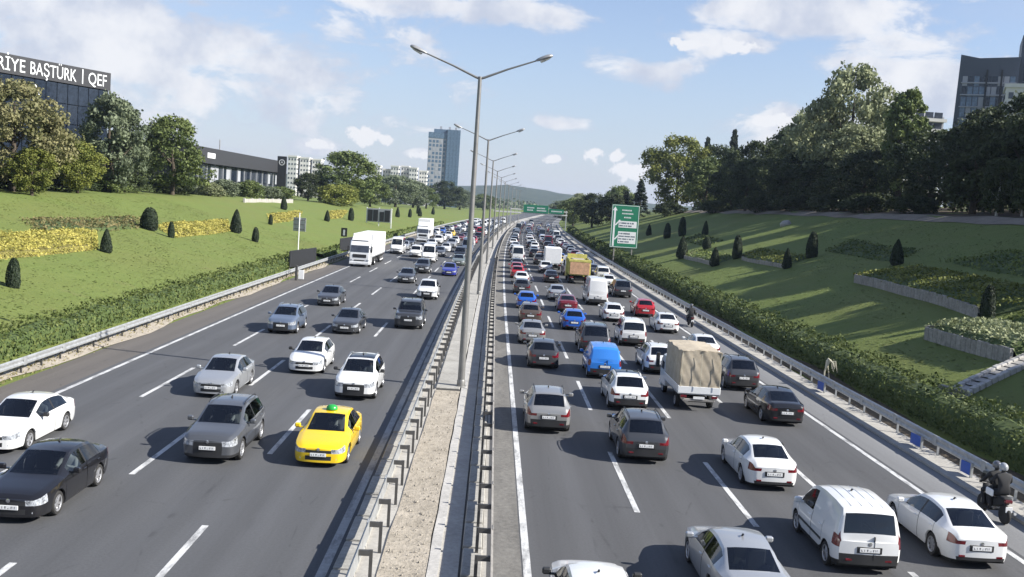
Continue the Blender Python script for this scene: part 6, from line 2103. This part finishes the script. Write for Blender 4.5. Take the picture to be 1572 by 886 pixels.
def rider_mesh(pillion):
    y0 = -.42 if pillion else -.02
    z0 = .98 if pillion else .94
    J = {'pelvis': (0, y0, z0, .17, .14), 'belly': (0, y0 + .03, z0 + .20, .155, .13), 'chest': (0, y0 + .08, z0 + .42, .19, .14), 'neck': (0, y0 + .11, z0 + .58, .06), 'skull': (0, y0 + .14, z0 + .70, .08), 'top': (0, y0 + .14, z0 + .80, .07)}
    E_ = [('pelvis', 'belly'), ('belly', 'chest'), ('chest', 'neck'), ('neck', 'skull'), ('skull', 'top')]
    for s, c in ((-1, 'l'), (1, 'r')):
        hand = (s * .34, .44, 1.08) if not pillion else (s * .17, y0 + .50, z0 + .12)
        J.update({c + 'sh': (s * .21, y0 + .09, z0 + .50, .075), c + 'el': (s * .33, y0 + .22 if pillion else .20, z0 + .26, .058), c + 'wr': (hand[0] * .98, hand[1] - .08, hand[2] + .01, .04), c + 'ha': (*hand, .045),
                  c + 'hip': (s * .12, y0 + .03, z0 - .02, .115), c + 'kn': (s * .24, y0 + .42, z0 - .10, .085), c + 'an': (s * .21, y0 + .28, z0 - .56, .055), c + 'to': (s * .22, y0 + .44, z0 - .62, .05)})
        E_ += [('chest', c + 'sh'), (c + 'sh', c + 'el'), (c + 'el', c + 'wr'), (c + 'wr', c + 'ha'), ('pelvis', c + 'hip'), (c + 'hip', c + 'kn'), (c + 'kn', c + 'an'), (c + 'an', c + 'to')]
    me = skin_mesh('rider_body', J, E_)
    me.materials.append(M['cloth_black'])
    return me, (0, y0 + .15, z0 + .75)


RM = {False: rider_mesh(False), True: rider_mesh(True)}
bm = bmesh.new()
bmesh.ops.create_uvsphere(bm, u_segments=18, v_segments=12, radius=1)
for v in bm.verts: v.co = Vector((v.co.x * .135, v.co.y * .16, v.co.z * .15 if v.co.z > -.4 else -.075))
hel_me = MB().addbm(bm).mesh('helmet', M['helmet_grey'], 60)
vis_me = MB().add([(.115 * math.sin(a), .145 * math.cos(a) + .014, z) for z in (-.05, .04) for a in (-1.1, -.7, -.3, 0, .3, .7, 1.1)], [(k, k + 1, k + 8, k + 7) for k in range(6)]).mesh('visor', M['window_dark'], 60)


def rider(bike, pillion, helmet, label, shirt='cloth_black', flash=False):
    root = empty('person', (0, 0, 0))
    root.matrix_world = bike.matrix_basis.copy()
    tag(root, label, 'person', 'motorcycle riders')
    me, hp = RM[pillion]
    link('body', me, root, mat=M[shirt])
    h = link('helmet', hel_me, root, hp, mat=M[helmet])
    link('visor', vis_me, h)
    if flash:
        MB().cbox(-.38, -.30, -.42, -.02, .80, 1.02, .03).build('pale_side_bag', M['white_sheet'], root)
    return root


b1 = motorcycle(16.6, 31.0, 'black motorcycle carrying two riders at the right edge', M['cloth_black'], .02)
rider(b1, False, 'helmet_grey', 'front rider in black on the motorcycle at the right edge')
rider(b1, True, 'helmet_white', 'pillion rider with a silver helmet on the motorcycle at the right edge', flash=True)
b2 = motorcycle(16.4, 80.2, 'dark motorcycle with one rider on the right hard shoulder, farther off', M['cloth_black'], 0)
rider(b2, False, 'helmet_grey', 'lone rider in dark clothes on the far motorcycle')

# ------------------------------------------------------------------ traffic in the distance
COLS = ['white'] * 9 + ['silver'] * 3 + ['dark grey'] * 4 + ['grey'] * 3 + ['black'] * 3 + ['red', 'blue', 'dark red', 'steel blue', 'champagne', 'yellow']
KND = ['sedan'] * 5 + ['hatch'] * 4 + ['suv'] * 4 + ['combi', 'van', 'minibus']
LANES = [(-5.3, 0, 150, 'left lane beside the median'), (-8.8, 0, 151, 'second left lane from the median'), (-12.2, 0, 160, 'third left lane from the median'), (-15.7, 0, 166, 'outer left lane'),
         (3.1, 1, 134, 'right lane beside the median'), (6.7, 1, 138, 'second right lane from the median'), (10.1, 1, 126, 'third right lane from the median'), (13.6, 1, 132, 'outer right lane')]
NUM = ['first', 'second', 'third', 'fourth', 'fifth', 'sixth', 'seventh', 'eighth', 'ninth', 'tenth', 'eleventh', 'twelfth', 'thirteenth', 'fourteenth', 'fifteenth', 'sixteenth', 'seventeenth', 'eighteenth', 'nineteenth', 'twentieth', 'twenty-first', 'twenty-second', 'twenty-third', 'twenty-fourth', 'twenty-fifth', 'twenty-sixth', 'twenty-seventh', 'twenty-eighth', 'twenty-ninth', 'thirtieth']
WORD = {'sedan': 'saloon', 'hatch': 'hatchback', 'suv': 'crossover', 'combi': 'windowed van', 'van': 'panel van', 'minibus': 'high-roofed van'}
rf = random.Random(21)
for lx, away, y, nm in LANES:
    k = 0
    y += rf.uniform(0, 4)
    while y < 430:
        kind = rf.choice(KND)
        L = SPECS[kind]['L']
        hit_ = [q for q in taken if abs(q[0] - lx) < 2.3 and q[1] - 3 < y + L and y < q[1] + q[2] + 3]
        if hit_:
            y = max(q[1] + q[2] for q in hit_) + 3 + rf.uniform(0, 2)
            continue
        c = rf.choice(COLS)
        vehicle(kind, c, lx + rf.uniform(-.35, .35), y, away, f'{c} {WORD[kind]}, {NUM[k]} distant car in the {nm}', 'van' if kind in ('combi', 'van', 'minibus') else 'car',
                detail=1 if y < 190 else 0, group='distant traffic, ' + nm, dark_rear=True)
        k += 1
        y += L + (rf.uniform(3, 9) if away else rf.uniform(5, 14)) + max(0, (y - 220) * .012)
        if k >= 30: break
HAZE = 0.00009

# ------------------------------------------------------------------ the air
hz = NT('haze_air')
hz.n.remove(hz.b)
pv = hz.node('ShaderNodeVolumePrincipled', {'Color': (0.62, 0.77, 1.0, 1), 'Density': HAZE, 'Anisotropy': 0.2})
hz.l.new(pv.outputs[0], hz.out.inputs['Volume'])
if HAZE > 0:
    hz_o = tag(MB().box(-1200, 2600, -80, 4300, -2.0, 80).build('haze', hz.m), 'thin bluish haze over the whole valley', 'haze', kind='stuff')
